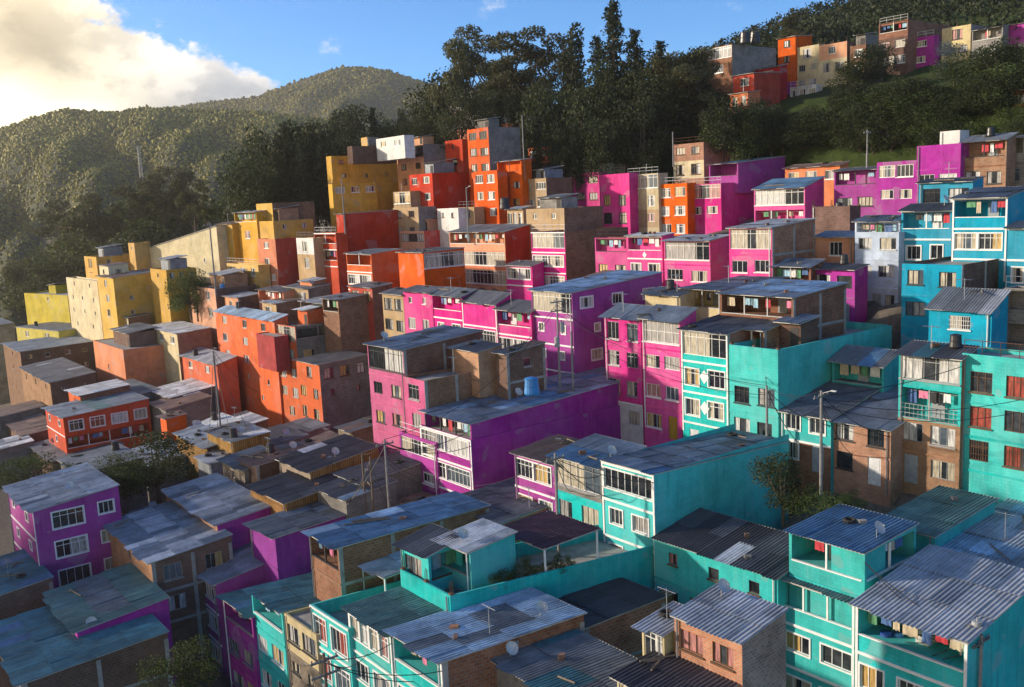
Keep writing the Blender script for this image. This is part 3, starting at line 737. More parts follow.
# yellow houses, far left
H('pale yellow house with a big blind gable wall against the forest',120,131,254,216,70e3,1.6,'s1|n','pale',(sh_,'rust',5.0), yaw=-78, L=31, rside='s3|s5')
H('back yellow house with a tall narrow white end and long ochre wall', 84,96,257,164,62e3,2,'t1|n','yellow',('flat','grey',.4), rside='s3|s3')
H('yellow house with a stepped white end and a long ochre side wall', 97,113,278,176,58e3,3.6,'w1|w1|w1|n','yellow',(sh_,'rust+slate',.6),rside='n|s2|s2|n')
H('tall pale yellow house end with three columns of small windows', 66,97,281,104,58.5e3,3.8,'s2|s3|s3|s2','pale',('flat','grey',.3))
H('lime yellow house with one blue window left of the tall pale end', 20,24,293,68,56e3,2.2,'n|n','lime',('flat','grey',.3),rside='s1|n', yaw=-78)
H('low lime yellow house with a white framed window below the lime house', 12,16,327,70,51e3,1.4,'n','lime',(sh_,'slate',.2),rside='w2', yaw=-78)
H('grey shed by the trees at the left edge below the lime houses', -30,-12,327,14,50e3,1.4,'n','block',(sh_,'slate',.3))
# salmon and orange row, left of centre
H('peach house with a brown brick side wall and a blue tank behind', 187,215,289,256,68e3,2.6,'w2|w2','peach',('flat','grey',.3),side='dbrick')
H('white roofed cream house with a brick side wall', 147,177,334,211,61e3,1.8,'w3|n','cream',(sh_,'white',.3),side='brick')
H('peach shed with a dark patched roof left of the white roofed cream house', 118,135,331,160,62.5e3,1.6,'s1|n','peach',(sh_,'slate+rust',.4))
H('blank orange block with a lit end and a red brown side', 93,123,350,180,54e3,2.2,'n|s1','salmon',('flat','grey',.1))
H('long brick house with dark square holes and a bluish roof at the left edge', 3,20,352,93,44.5e3,2.6,'s1|s1','brick',(sh_,'bgrey',.3),side='dbrick', rside='s4|s4')
H('lower brick house with small windows beside the red brown house', 20,50,383,96,42.5e3,1.8,'s3|n','brick2',(sh_,'dark+grey',.7),side='dbrick',rside='s2|n')
H('red house with white window frames and a long white balcony', 45,63,418,149,38e3,2,'s2|s1','red',(sh_,'bgrey+green',.7),rside='w4|o4',trim=1)
H('orange roofed hut with a white sheet roof behind the red balcony house', 68,80,396,130,43e3,1.4,'s1','orange',(sh_,'white+lblue',.5),side='brick')
H('low orange house with a white patched roof and a red side', 181,217,365,237,62e3,2.7,'w2|w2','orange',(sh_,'grey+white',.8))
H('long orange house of many small windows under a pale blue roof', 215,274,321,277,66e3,5.2,'w3|w3|w3|s3|s2|n','orange',(sh_,'lblue+grey',.6))
H('red box on the front of the long orange house', 256,274,337,276,64e3,1.8,'n','maroon',('flat','grey',.1), stand=True)
H('orange tenement with white windows and a grey brick side of open rooms', 274,295,327,360,66.5e3,5.4,'g1|w2|w2|w2|w1|n','orange',('flat','grey',.4),side='block',rside='o3|w3|n|n')
H('orange front with tall windows and a stepped dark grey side', 296,319,365,368,65e3,3.9,'w1|w2|w2|n','orange',(sh_,'dark',.3),side='block',rside='w3|s2|n')
H('tan brick house with two rows of windows left of the pink row', 382,403,295,405,73e3,2,'w2|w2','tan',(sh_,'dark',.4),curt=2)
H('rosy hut with a pink gate and open front under the salmon house', 258,283,292,300,73e3,1.5,'o2','salmon',(sh_,'dark',.3))
H('tan workshop with a pale panel and dark openings below the balcony house', 285,308,289,330,75e3,1.6,'t2','tan',(sh_,'slate',.4),side='block')
H('low dark house with an untidy terrace right of the tan workshop', 300,325,304,385,72e3,1.6,'o2','block',(sh_,'grey+rust',.5),side='dbrick',rside='o3')
# pink row across the middle
H('pink house at the left of the pink row with a rolled shutter floor', 403,432,293,434,73e3,2.2,'s2|w2','pink',(sh_,'dark',.4),curt=2)
H('pink house with a terrace of washing in the pink row', 432,461.6,297,463,73e3,2,'o1c|w2','pink',(sh_,'slate',.6),trim=1)
H('pink house with tall white columns in the pink row', 462,496,304,498,73e3,1.9,'n|W2','pink',(sh_,'dark+slate',.9),trim=2)
H('pink house with a dark open floor ending the pink row', 496,531,312,533,73e3,1.9,'o1|W2','pink',(sh_,'dark',.7),trim=1)
H('magenta four-storey house with a deep purple side under a blue roof edge', 531,572,293,662,73e3,3.6,'g1|s2|s2|n','magenta',(sh_,'lblue+grey+bgrey',.9),rside='w3|s2|w2|w2',trim=1)
H('pink house with glazed top windows and a grey sheet roof', 604,640.5,319,642,73.2e3,3.4,'t2|w2|w2|d1:white','pink',(sh_,'bgrey+lblue',.8))
H('pink house with a white gridded sunroom on its top floor', 641.5,680,321,682,73e3,3.4,'gh1|w2|w2|d1','pink',(sh_,'bgrey',.8))
DIA = H('turquoise house with white diamonds and a ribbon window under a dark roof', 681,727.5,334,770,72.5e3,3.3,'g1|w2|w2|d1','turq',(sh_,'dark',.6),trim=2,side='brick')
H('turquoise house with a blue window and a long teal side wall', 729,778,350,892,72e3,3,'n|w2|w2','turq',('flat','grey',.6),floors=1)
H('brick lean-to with pale sheets above the turquoise blue window house', 738,764,331,812,75e3,1,'o2','brick',(sh_,'slate+rust',.7),stand=True)
H('brick house with a fenced roof terrace of washing and a pale canopy', 720,793,298,846,78e3,1.8,'o3c|n','brick',(sh_,'lblue+grey',.5))
H('rusty canopy roof over a cluttered terrace behind the pale canopy', 682,722,291,792,82e3,1.4,'o2c','cream',(sh_,'bgrey+lblue',.4),side='brick')
H('shabby cream hut with a mossy roof left of the rusty canopy', 645,680,296,690,80e3,1.3,'n','cream',(sh_,'slate+green',.4))
H('rust roofed hut above the deep purple side of the magenta house', 572,594,283,628,86e3,1.3,'n','tan',(sh_,'rust+white',.8),side='brick')
# right hand block
H('turquoise house at the right edge with red curtains', 962,1040,361,1062,75e3,3.3,'w2|w2|w2b','turq',('flat','grey',.3),curt=6,frame='brown', sh=2.3, top=0.9)
H('turquoise house with a yellow balcony door over a brick ground floor', 899,962,359,964,74.6e3,4,'g1|or2|w2:brick2|d1:brick2','turq',(sh_,'teal+dark',.5),side='brick2', sh=2.28)
H('brick house with white grilles and a grey lean-to roof', 830,891,430,900,73.5e3,2,'w2:brick2|d1b:brick2','brick2',(sh_,'bgrey',2.0),L=12,trim=0, sh=2.1)
H('low turquoise house with two white windows behind the street pole', 780,831,419,836,73e3,2,'w2|d1:brick','turq',(sh_,'slate+dark',2.0),L=11,trim=1, sh=2.1)
H('turquoise annex with a blue and white chute roof', 832,884,366,899,80e3,1.4,'o1|n','teal',(sh_,'slate+blue',.8))
# middle street: tall pink, purple, teal
H('tall pink house with a blue roof and small dark windows', 367,403,350,480,54.8e3,4,'g1|w2|w2|n','rose',(sh_,'bgrey+blue',.6),side='brick',L=9,frame='dark',sh=2.75)
H('pink annex with a ragged roof terrace right of the tall pink house', 403,424,381,500,54.3e3,3,'w1|w1|n','rose',('flat','grey',.3),side='brick',L=10)
H('patched brick room with a lit orange wall behind the ragged roof terrace', 452,478,352,502,60e3,1.6,'n','brick2',(sh_,'dark+slate',.3),side='brick2',stand=True)
H('dark brick room right of the lit orange wall', 502,506,354,545,61.5e3,1.6,'n','dbrick',(sh_,'slate+rust',.4),rside='s1',stand=True)
H('magenta house with a glazed corner window beside the long purple wall', 399,436,443,440,54.6e3,3.4,'W1|w2|n:block','magenta',('flat','grey',.1),sh=2.5)
H('magenta house with four white windows and a huge blind purple wall', 420,471,440,605,54.5e3,3.4,'W2|W2|d2','magenta',('flat','grey',.1),trim=2,L=20,sh=2.5)
H('pink terrace parapet under a blue sheet roof above the purple wall', 424,471,424,605,54.5e3,1,'o3c','magenta',(sh_,'bgrey+blue+lblue',1.0),L=20,sh=2.4,stand=True)
H('magenta house with a white framed corner window beside the teal balcony house', 514,554,464,600,54.6e3,2.8,'W2|w2|d1','magenta',(sh_,'rust+dark',.4),trim=1)
H('teal house with a grey glazed balcony under a blue roof', 553,601,468,645,54.6e3,4,'g1:block|w2|w2|n','turq',(sh_,'blue+bgrey',.6))
H('teal corner house with a ribbon of books and a wide dark teal side wall', 601.5,654,475,789,54.4e3,3.2,'W1|w2|w2','turq',(sh_,'bgrey+blue+slate',-.6),trim=2,oh=.1)
H('turquoise house with a black corrugated roof and patches of white sheet', 654,778,579,800,54.8e3,2.6,'s3|w4|n','turq',(sh_,'black+dark+white',.75),oh=.15, L=4.6)
# lower right
H('turquoise house with a blue canopy over its open roof room', 789,865,553,930,55.5e3,2.4,'o2|n','turq',(sh_,'blue',.25),oh=.25, L=5.2, rside='o2', side='turq')
H('turquoise house with a white balcony strip below the blue canopy', 777,855,602,992,55.6e3,3.4,'o3|w2|w2','turq',(sh_,'slate',.1),trim=2,L=6,side='teal')
H('long green roofed block behind the blue canopy',880,935,536,995,55,2.2,'n|n','turq',(sh_,'green',.5))
TERR = H('turquoise house with a furnished terrace and a wide grey roof', 856,968,641,1085,53.6e3,3.4,'o1c|w3|w2','turq',(sh_,'grey+bgrey',1.0),trim=2, L=7.5)
H('brick walled house with a grey sheet roof at the right edge', 929,1010,578,1090,64e3,2.4,'n|n','brick2',(sh_,'grey+lblue',.8),L=11)
# lower centre
H('turquoise corner house with a narrow tower room on its terrace', 400,428,556,462,38.55e3,4,'w1|n|n|n','turq',(sh_,'dark',.5), rside='o1')
LT = H('turquoise terrace house with a long parapet wall', 400,450,596,600,38.2e3,3,'n|n|n','turq',('flat','grey',1.0),sk=11,L=19)
def lt_wall(px):
    """depth and height of the long parapet where it crosses a column of the photograph"""
    lo, hi = 0, LT['L']
    for _ in range(40):
        y = (lo+hi)/2; p = rt_matrix(LT['rt']) @ Vector(LT['tf']((-.07, y, LT['h'])))
        if proj(p)[0] < px: lo = y
        else: hi = y
    return p, proj(p)[2], y
_p, _d, _y = lt_wall(545); _top = unproj(545, 549, _d)
CAN('dark maroon canopy on white posts above the plants of the long terrace', 497, 545, 549, 598, _d, max(1.2, _top.z-_p.z+.25), 'maroon', .45, 11)
H('pale sheet roofed washroom on the long parapet terrace',440,470,552,515,40.6e3,1.4,'o1','teal',(sh_,'white+lblue',.5),sk=8,stand=True)
H('turquoise house with a light blue sheet roof and a brick side wall', 392,442,662,584,34.2e3,3,'o1|w2|w2','turq',(sh_,'lblue+lblue+slate',.5),side='brick',trim=2,sk=11)
H('brick house with a wide black corrugated roof behind the light blue roof', 545,585,628,665,55,2.2,'n|n','brick',(sh_,'black+dark',.4),sk=9,w=9)
H('turquoise house with a long white ribbon window and a dark green roof', 348,391,635,440,34.1e3,3.6,'W4|w2|w2','turq',(sh_,'green+slate',.6),trim=2,L=8,sk=8)
H('turquoise house with tall brown windows and an open dark terrace', 310,348.5,629,372,34e3,3.6,'t2|t2|w2','turq',('flat','grey',.9),trim=1,L=11,curt=6,sk=8)
H('cream plastered house with a grey roof ledge between turquoise fronts', 284,316,635,345,34e3,3.4,'w2|s2:rubble|d1','cream',('flat','grey',.2),L=10,sk=8)
H('turquoise house with an open roof room beside the cream house', 251,282,612,300,34e3,4.4,'o1|w2|w2|d1','turq',(sh_,'teal+slate',.1),sk=8, L=17)
H('plum house with a black terrace gap under a blue roof', 223,252,617,268,34e3,4,'o1|w2|w2|n','magenta',(sh_,'teal+blue',.1),sk=8, L=17)
H('magenta house with white windows and a tall plum gable wall', 184,216,584,312,34e3,4.4,'W2|W2|W2|d1','magenta',(sh_,'bgrey+teal+grey',2.2),trim=1,L=12,sk=6)
H('wide house with a flat dark slate roof above the plum gable',250,275,538,390,38e3,2,'n|n','purple',(sh_,'slate+dark+bgrey',.7),sk=2)
H('brick hut with a bright blue roof on thin posts', 309,338,548,422,36.5e3,2,'o2|n:brick','brick',(sh_,'blue+lblue',.2),L=12,sk=3)
H('dark flat roofed house in front of the magenta street doors', 395,425,545,520,44e3,1.4,'n','block',(sh_,'slate+dark',.6),L=15,sk=4,w=7)
H('rubble brick cabin with a rose curtain and half grey roof',674,742,643,788,43e3,2.2,'w2:brick2|n','rubble',(sh_,'grey+dark',.5),curt=3,oh=.2,frame='brown', L=3.4)
H('tiny glazed lean-to with a striped roof beside the rubble cabin', 645,664,634,690,42.5e3,1.2,'g1','cream',(sh_,'grey',.3),L=2.5,stand=True)
H('cream walled hut with a black ribbed roof at the bottom edge',617,690,714,744,39.5e3,1.6,'n','cream',(sh_,'black+dark',.3))
H('low house with a teal blue flat sheet roof at the bottom edge', 470,585,712,645,46,1.6,'n','block',(sh_,'teal+blue+slate',.4),sk=10,w=10, L=5)
CAN('small grey canopy with a washing pole among the teal roofs',362,385,578,425,62,1.8,'grey+lblue',.3,6,L=4)
# lower left
H('two-storey plum house with white bands and a grey patched roof', 7,33,512,104,21.8e3,3,'s2|s2|n','magenta',(sh_,'grey+bgrey+white',.7),rside='V|V|V',trim=2,L=7)
H('brick house with a lit rough wall under a pale blue corrugated roof', 106,151,563,208,29e3,3,'s1|s1|n','brick2',(sh_,'bgrey+grey+white',.6),side='dbrick',rside='w2|w2|n',L=6.5)
H('low brick outbuilding with a grey roof behind the lit rough wall', 104,125,533,152,33e3,1.6,'n','dbrick',(sh_,'bgrey',.3),L=5)
H('pink house with a dark green ribbed roof below the plum house', 48,77,632,154,21.5e3,2,'s2|n','magenta',(sh_,'green+slate',.6),L=6.5,trim=0)
H('dark brick house with wide blue sheet roofs at the bottom left corner', -10,22,684,168,16.3e3,1.8,'n|n','dbrick',(sh_,'teal+blue+teal',.5))
H('blue roofed brick hut at the left edge below the plum house', -30,-8,598,26,17.5e3,1.8,'n','dbrick',(sh_,'teal+blue',.4),L=4.5)
H('brick and pink house with a roof of many grey patches', 165,217,525,274,36e3,2,'s2:brick2|n','rose',(sh_,'grey+bgrey+white+slate',.5),side='magenta')
# ------------------------------------------------------------------ shacks in the hollow
def SHK(label, *a, **k): return H(label, *a, name='shack', cat='shack', **k)
SHK('shack with a dark maroon roof left of the red balcony house', -20,-12,420,45,33e3,1.3,'n','block',(sh_,'rust+slate+maroon',.8),rside='w4')
SHK('shack with a whitish sheet roof at the left edge of the hollow', -16,-9,452,34,30e3,1.2,'n','block',(sh_,'white+bgrey',.5))
SHK('wide dark sheet roof in front of the red balcony house', 30,52,462,152,36e3,1,'n','dbrick',(sh_,'slate+dark',.6),L=9)
SHK('shack with a rusty littered roof below the orange block', 150,166,410,212,52e3,1.3,'n','block',(sh_,'rust+dark+white',.8))
SHK('small orange hut beside the littered roof', 160,166,419,186,47e3,1.3,'n','orange',(sh_,'rust',.2))
SHK('shack with a big white sheet roof below the orange houses', 186,209,440,247,49e3,1.4,'n','wood',(sh_,'white+grey',1.2),side='wood')
SHK('shack with a blue grey roof left of the white sheet roof', 176,207,448,226,45e3,1.4,'n','wood',(sh_,'bgrey+lblue',.4),side='dbrick',L=3)
SHK('plank shack glowing yellow in the sun under the white roof', 207,233,442,250,46e3,1.5,'n','wood',(sh_,'slate+white',.3),L=4)
SHK('square zinc clad shed among the low shacks', 197,211,464,242,43e3,2,'n','zinc',(sh_,'grey+slate',.1),L=4)
SHK('long shack with a black patched roof in front of the orange tenement', 232,262,450,308,51e3,1.3,'s2','sky',(sh_,'black+dark+white',.6),side='block',rside='w4',w=7)
SHK('shack with white scraps on a black roof and a stone wall', 279,310,472,355,46e3,1.5,'s2','rubble',(sh_,'black+dark+white',.9),side='wood',rside='w2',L=7)
SHK('shack with a black roof and a tan plank wall in the hollow', 250,286,503,344,41.5e3,1.2,'n','wood',(sh_,'black+dark',.7),side='wood',L=8)
SHK('shack with a brown roof by the foot of the tall pink house', 338,362,484,405,48e3,1.2,'n','block',(sh_,'dark+rust',.8),L=8,side='rubble')
SHK('stone terrace shack against the foot of the tall pink house', 338,352,432,372,58e3,1.4,'n','rubble',(sh_,'dark+rust',.5),L=5)
SHK('low shack with a brown red roof beside the zinc shed', 240,256,466,300,44e3,1,'n','dbrick',(sh_,'rust+dark',.4),L=6)
SHK('low grey shack under the tree of the hollow', 60,82,474,130,30e3,1.1,'n','block',(sh_,'slate',.4),L=6)
SHK('shack of pale boards beside the magenta street doors', 384,398,512,416,50e3,1.3,'n','block',(sh_,'rust+dark',.2),L=4)
SHK('small shack with a tan front right of the huge purple wall', 478,500,524,560,50e3,1.2,'d1','salmon',(sh_,'slate+grey',.4),L=8)
SHK('shack with a pale patched roof under the low orange house',150,172,398,216,55e3,1.3,'n','block',(sh_,'white+bgrey+rust',.7))
SHK('shack with a grey patched roof below the white patched orange house',215,236,430,268,55e3,1.3,'s1','wood',(sh_,'grey+dark+white',.6))
SHK('shack with a dark roof at the foot of the orange tenement',262,284,440,330,56e3,1.2,'s2','rubble',(sh_,'dark+slate+white',.6))
SHK('shack with a brown patched roof below the stepped orange front',300,322,452,352,54e3,1.2,'s2','wood',(sh_,'rust+dark+white',.6))
SHK('small shack with a sky blue wall under black roofs',244,262,458,292,49e3,1.2,'s2','sky',(sh_,'black+grey',.4))
SHK('shack with a lit stone front beside the zinc shed',222,244,470,284,43.5e3,1.2,'s1','rubble',(sh_,'slate+rust',.5))
SHK('shack with a grey blue roof near the hollow tree',120,146,468,196,40e3,1.2,'n','block',(sh_,'bgrey+slate',.5))
SHK('shack with a torn dark roof below the two wooden poles',318,346,500,396,45e3,1.1,'n','block',(sh_,'dark+bgrey+lblue',.5))
SHK('shack with a mossy roof under the plain orange block',100,126,398,160,50e3,1.2,'n','block',(sh_,'slate+green',.5))
SHK('shack with a rust brown roof left of the red balcony house tree',0,24,436,60,36e3,1.2,'n','dbrick',(sh_,'rust+bgrey',.5))
H('small yellow block with one window at the lower end of the yellow gable',128,134,243,150,68e3,1.2,'s1','yellow',('flat','grey',.3))
H('brown brick house half hidden by trees left of the tall dark brick house',850,866,44,884,172e3,2.6,'w1|w1|n','brick',('flat','grey',.4),side='dbrick')
H('pale stone house base with white windows under the cream three-storey house',790,816,84,822,172e3,1.4,'w3','white',('flat','grey',.2))
H('small red brick annex under the red house on the crest',730,748,92,760,149e3,1.6,'w2','salmon',(sh_,'rust',.3))
H('grey brick house between the cream railed house and the purple house',972,1003,26,1008,187e3,2,'o2|w2','block',(sh_,'slate',.3))
H('small pale yellow room with a dark window above the stepped yellow end',99,108,266,128,59.5e3,1.2,'s1','pale',(sh_,'rust',.2),rside='s1')
H('ochre terrace block with a window row left of the peach house',150,166,270,196,64.5e3,1.5,'s1|n','ochre',('flat','grey',.3),rside='w3|n')
H('low cream house with small windows at the foot of the tall pale end',118,128,318,150,60.5e3,1.4,'s2','cream',(sh_,'slate+rust',.3),side='brick')
H('small brick topped yellow house left of the narrow yellow house',218,232,224,240,79e3,2,'s1|s1','yellow',(sh_,'rust',.3),side='ochre')
H('narrow brick house with a washing terrace behind the orange tenement',322,338,300,378,71e3,1.6,'o1c','brick',(sh_,'slate+rust',.4),side='brick')
H('small salmon house with a tin roof right of the rosy hut',300,312,282,326,76.5e3,1.5,'w1','salmon',(sh_,'grey+rust',.3),side='brick')
H('low red brick house with a grey tin roof left of the pink row',350,372,288,392,76e3,1.5,'w2','red',(sh_,'slate+grey',.3),side='brick')
H('small tan brick house with a tin roof above the pale blue roof',262,276,304,300,70e3,1.4,'w1','tan',(sh_,'rust+grey',.3),side='brick')
H('low peach house with a striped roof beside the brown brick side wall',224,238,298,262,69.5e3,1.3,'w1','peach',(sh_,'grey+white',.3),side='dbrick')
H('grey block house with small windows left of the peach tower foot',376,388,214,402,99e3,1.6,'s2','block',(sh_,'rust',.2),side='brick')
# ------------------------------------------------------------------ sky and sun
SUN_AZ, SUN_EL = -80.0, 15.0
world = bpy.data.worlds.new('World'); scene.world = world; world.use_nodes = True
nt = world.node_tree; bg = nt.nodes['Background']
sky = nt.nodes.new('ShaderNodeTexSky'); sky.sky_type = 'NISHITA'; sky.sun_disc = False
sky.sun_elevation = R(SUN_EL); sky.sun_rotation = R(SUN_AZ); sky.altitude = 2600; sky.air_density = 1.0; sky.dust_density = .6; sky.ozone_density = 2.5
tc = nt.nodes.new('ShaderNodeTexCoord'); sep = nt.nodes.new('ShaderNodeSeparateXYZ'); nt.links.new(tc.outputs['Generated'], sep.inputs[0])
def MA(op, a, b=None, c=None, clamp=False):
    n = nt.nodes.new('ShaderNodeMath'); n.operation = op; n.use_clamp = clamp
    for i, s in enumerate((a, b, c)):
        if s is None: continue
        if isinstance(s, (int, float)): n.inputs[i].default_value = s
        else: nt.links.new(s, n.inputs[i])
    return n.outputs[0]
X, Y, Z = sep.outputs
az = MA('ARCTAN2', X, Y); el = MA('ARCSINE', Z)
cv = nt.nodes.new('ShaderNodeCombineXYZ'); nt.links.new(az, cv.inputs[0]); nt.links.new(MA('MULTIPLY', el, 1.5), cv.inputs[1])
def wn(scale, det=7, rough=.58, off=0):
    mp = nt.nodes.new('ShaderNodeMapping'); mp.inputs['Location'].default_value = (off, off*.7, 0); nt.links.new(cv.outputs[0], mp.inputs[0])
    n = nt.nodes.new('ShaderNodeTexNoise'); n.inputs['Scale'].default_value = scale; n.inputs['Detail'].default_value = det; n.inputs['Roughness'].default_value = rough
    nt.links.new(mp.outputs[0], n.inputs['Vector']); return n.outputs[0]
def SM(x, a, b):
    n = nt.nodes.new('ShaderNodeMapRange'); n.interpolation_type = 'SMOOTHSTEP'; n.inputs[1].default_value = a; n.inputs[2].default_value = b
    nt.links.new(x, n.inputs[0]); return n.outputs[0]
big = wn(9, 9, .6); med = wn(22, 8, .62, 3.1)
# the cloud bank fills the sky left of a ragged, stepping edge: azimuth of the edge falls off with height
edge = MA('ADD', MA('MULTIPLY', el, -1.45), -.09)
sgn = MA('SUBTRACT', edge, az)
shape = MA('ADD', sgn, MA('ADD', MA('MULTIPLY', MA('SUBTRACT', big, .5), .34), MA('MULTIPLY', MA('SUBTRACT', med, .5), .1)))
mask = SM(shape, -.012, .022)
low = SM(el, .62, .3)
mask = MA('MULTIPLY', mask, low)
# a few wisps in the open blue
wis = wn(14, 8, .65, 7.7)
wisp = MA('MULTIPLY', SM(wis, .6, .78), MA('MULTIPLY', SM(el, .05, .14), .55))
shade = wn(11, 6, .55, 5.3)
def RGBn(c):
    n = nt.nodes.new('ShaderNodeRGB'); n.outputs[0].default_value = (*c, 1); return n.outputs[0]
sunside = SM(az, -.26, -.46)
def spot(a0, e0, r, k=1.6):
    dx = MA('SUBTRACT', az, a0); dy = MA('MULTIPLY', MA('SUBTRACT', el, e0), k)
    return SM(MA('SQRT', MA('ADD', MA('MULTIPLY', dx, dx), MA('MULTIPLY', dy, dy))), r, r*.15)
glow = MA('MAXIMUM', spot(-.53, .1, .13), MA('MULTIPLY', SM(el, .118, .085), SM(az, -.33, -.43)))
c_lit = mix(nt, sunside, (7.0, 6.7, 6.3), (11.0, 9.4, 6.4))
c_dark = mix(nt, sunside, (1.7, 2.0, 2.5), (3.4, 2.8, 1.8))
rim = SM(MA('ADD', shape, MA('MULTIPLY', MA('SUBTRACT', el, .12), -.9)), .15, .0)
belly = MA('MULTIPLY', SM(el, .15, .085), SM(az, -.42, -.3))
band = spot(-.47, .158, .16, 2.2)
lit = MA('ADD', MA('MULTIPLY', SM(shade, .41, .57), .75), MA('MULTIPLY', rim, .6), clamp=True)
lit = MA('MULTIPLY', lit, MA('SUBTRACT', 1.0, MA('MULTIPLY', belly, .75)))
lit = MA('MULTIPLY', lit, MA('SUBTRACT', 1.0, MA('MULTIPLY', band, .8)))
lit = MA('ADD', lit, MA('MULTIPLY', glow, 1.1), clamp=True)
cl = mix(nt, lit, c_dark, c_lit)
skyc = mix(nt, 1.0, sky.outputs[0], (.5, .98, 1.36), 'MULTIPLY')
c = mix(nt, MA('MAXIMUM', MA('MULTIPLY', mask, .97), wisp), skyc, cl)
nt.links.new(c, bg.inputs[0]); bg.inputs[1].default_value = .112
sl = bpy.data.lights.new('sun', 'SUN'); so = bpy.data.objects.new('sun', sl); COL.objects.link(so)
sl.energy = 4.4; sl.angle = R(2.0); sl.color = (1, .86, .69)
sd = Vector((math.sin(R(SUN_AZ))*math.cos(R(SUN_EL)), math.cos(R(SUN_AZ))*math.cos(R(SUN_EL)), math.sin(R(SUN_EL))))
so.rotation_euler = sd.to_track_quat('Z', 'Y').to_euler(); so.location = (-200, 100, 150)
scene.view_settings.view_transform = 'Standard'; scene.view_settings.look = 'None'; scene.view_settings.exposure = 0.65; scene.view_settings.gamma = 1
scene.render.engine = 'CYCLES'
cy = scene.cycles; cy.max_bounces = 5; cy.diffuse_bounces = 3; cy.glossy_bounces = 2; cy.transmission_bounces = 2; cy.volume_bounces = 0
cy.use_denoising = True; cy.caustics_reflective = False; cy.caustics_refractive = False

# ------------------------------------------------------------------ ground
from mathutils.geometry import intersect_point_quad_2d
def ground():
    xs = np.concatenate([np.arange(-400, -130, 15.0), np.arange(-130, 150, 2.0), np.arange(150, 420, 15.0)])
    ys = np.concatenate([np.arange(-60, 20, 8.0), np.arange(20, 200, 2.0), np.arange(200, 520, 12.0)])
    foot = []
    for q, z in FOOT:
        cxm = sum(p[0] for p in q)/4; cym = sum(p[1] for p in q)/4
        qq = [Vector((cxm+(p[0]-cxm)*1.12, cym+(p[1]-cym)*1.12)) for p in q]
        r = max((Vector(p)-Vector((cxm, cym))).length for p in q)*1.15
        foot.append((cxm, cym, r*r, qq, z))
    V = []
    for y in ys:
        for x in xs:
            z = terrain(x, y)
            z += .5*math.sin(x*.13)*math.cos(y*.11)
            for cxm, cym, r2, qq, zz in foot:
                if zz < z and (x-cxm)**2+(y-cym)**2 < r2 and intersect_point_quad_2d(Vector((x, y)), *qq): z = zz
            V.append((x, y, z))
    nx = len(xs); Fc = []
    for j in range(len(ys)-1):
        for i in range(nx-1): a = j*nx+i; Fc.append((a, a+1, a+nx+1, a+nx))
    me = bpy.data.meshes.new('ground'); me.from_pydata(V, [], Fc); me.polygons.foreach_set('use_smooth', np.ones(len(Fc), dtype=bool)); add_uv(me)
    m, n, b = newmat('earth_and_grass'); tcx = n.nodes.new('ShaderNodeTexCoord'); ob = tcx.outputs['Object']
    n1 = noise(n, ob, .05, 6, .65); n2 = noise(n, ob, .6, 5, .7); n3 = noise(n, ob, 2.5, 4, .7)
    grass = mix(n, ramp(n, n2, [(.3,(0,0,0)),(.7,(1,1,1))]), (.02,.034,.01), (.055,.075,.02))
    dirt = mix(n, ramp(n, n3, [(.3,(0,0,0)),(.7,(1,1,1))]), (.10,.085,.065), (.2,.17,.135))
    sp = n.nodes.new('ShaderNodeSeparateXYZ'); n.links.new(ob, sp.inputs[0])
    hi = n.nodes.new('ShaderNodeMapRange'); n.links.new(sp.outputs[2], hi.inputs[0]); hi.inputs[1].default_value = 37; hi.inputs[2].default_value = 42
    gm = N(n, 'ShaderNodeMath', operation='MAXIMUM'); n.links.new(hi.outputs[0], gm.inputs[0]); n.links.new(ramp(n, n1, [(.6,(0,0,0)),(.75,(.5,.5,.5))]), gm.inputs[1])
    n.links.new(mix(n, gm.outputs[0], dirt, grass), b.inputs['Base Color']); b.inputs['Roughness'].default_value = 1; b.inputs['Specular IOR Level'].default_value = .1
    bump(n, b, n3, .8, .1)
    me.materials.append(m); o = bpy.data.objects.new('ground', me); COL.objects.link(o); tag(o, kind='structure')

# ------------------------------------------------------------------ foliage
def leafmat(name, c, c2, var=.5, trans=.35):
    if name in MATS: return MATS[name]
    m, nt_, b = newmat(name)
    g = nt_.nodes.new('ShaderNodeNewGeometry'); oi = nt_.nodes.new('ShaderNodeObjectInfo')
    a = mix(nt_, g.outputs['Random Per Island'], c, c2)
    v = N(nt_, 'ShaderNodeHueSaturation'); mr = nt_.nodes.new('ShaderNodeMapRange'); nt_.links.new(oi.outputs['Random'], mr.inputs[0]); mr.inputs[3].default_value = 1-var*.5; mr.inputs[4].default_value = 1+var*.5
    nt_.links.new(mr.outputs[0], v.inputs['Value']); nt_.links.new(a, v.inputs['Color'])
    nt_.links.new(v.outputs[0], b.inputs['Base Color']); b.inputs['Roughness'].default_value = .65; b.inputs['Specular IOR Level'].default_value = .25
    tl = nt_.nodes.new('ShaderNodeBsdfTranslucent'); nt_.links.new(v.outputs[0], tl.inputs[0]); mx = nt_.nodes.new('ShaderNodeMixShader'); mx.inputs[0].default_value = trans
    nt_.links.new(b.outputs[0], mx.inputs[1]); nt_.links.new(tl.outputs[0], mx.inputs[2]); nt_.links.new(mx.outputs[0], nt_.nodes['Material Output'].inputs[0])
    MATS[name] = m; return m
def bark(): return plain('bark', (.1,.075,.055), .95, 0, .5, 4)
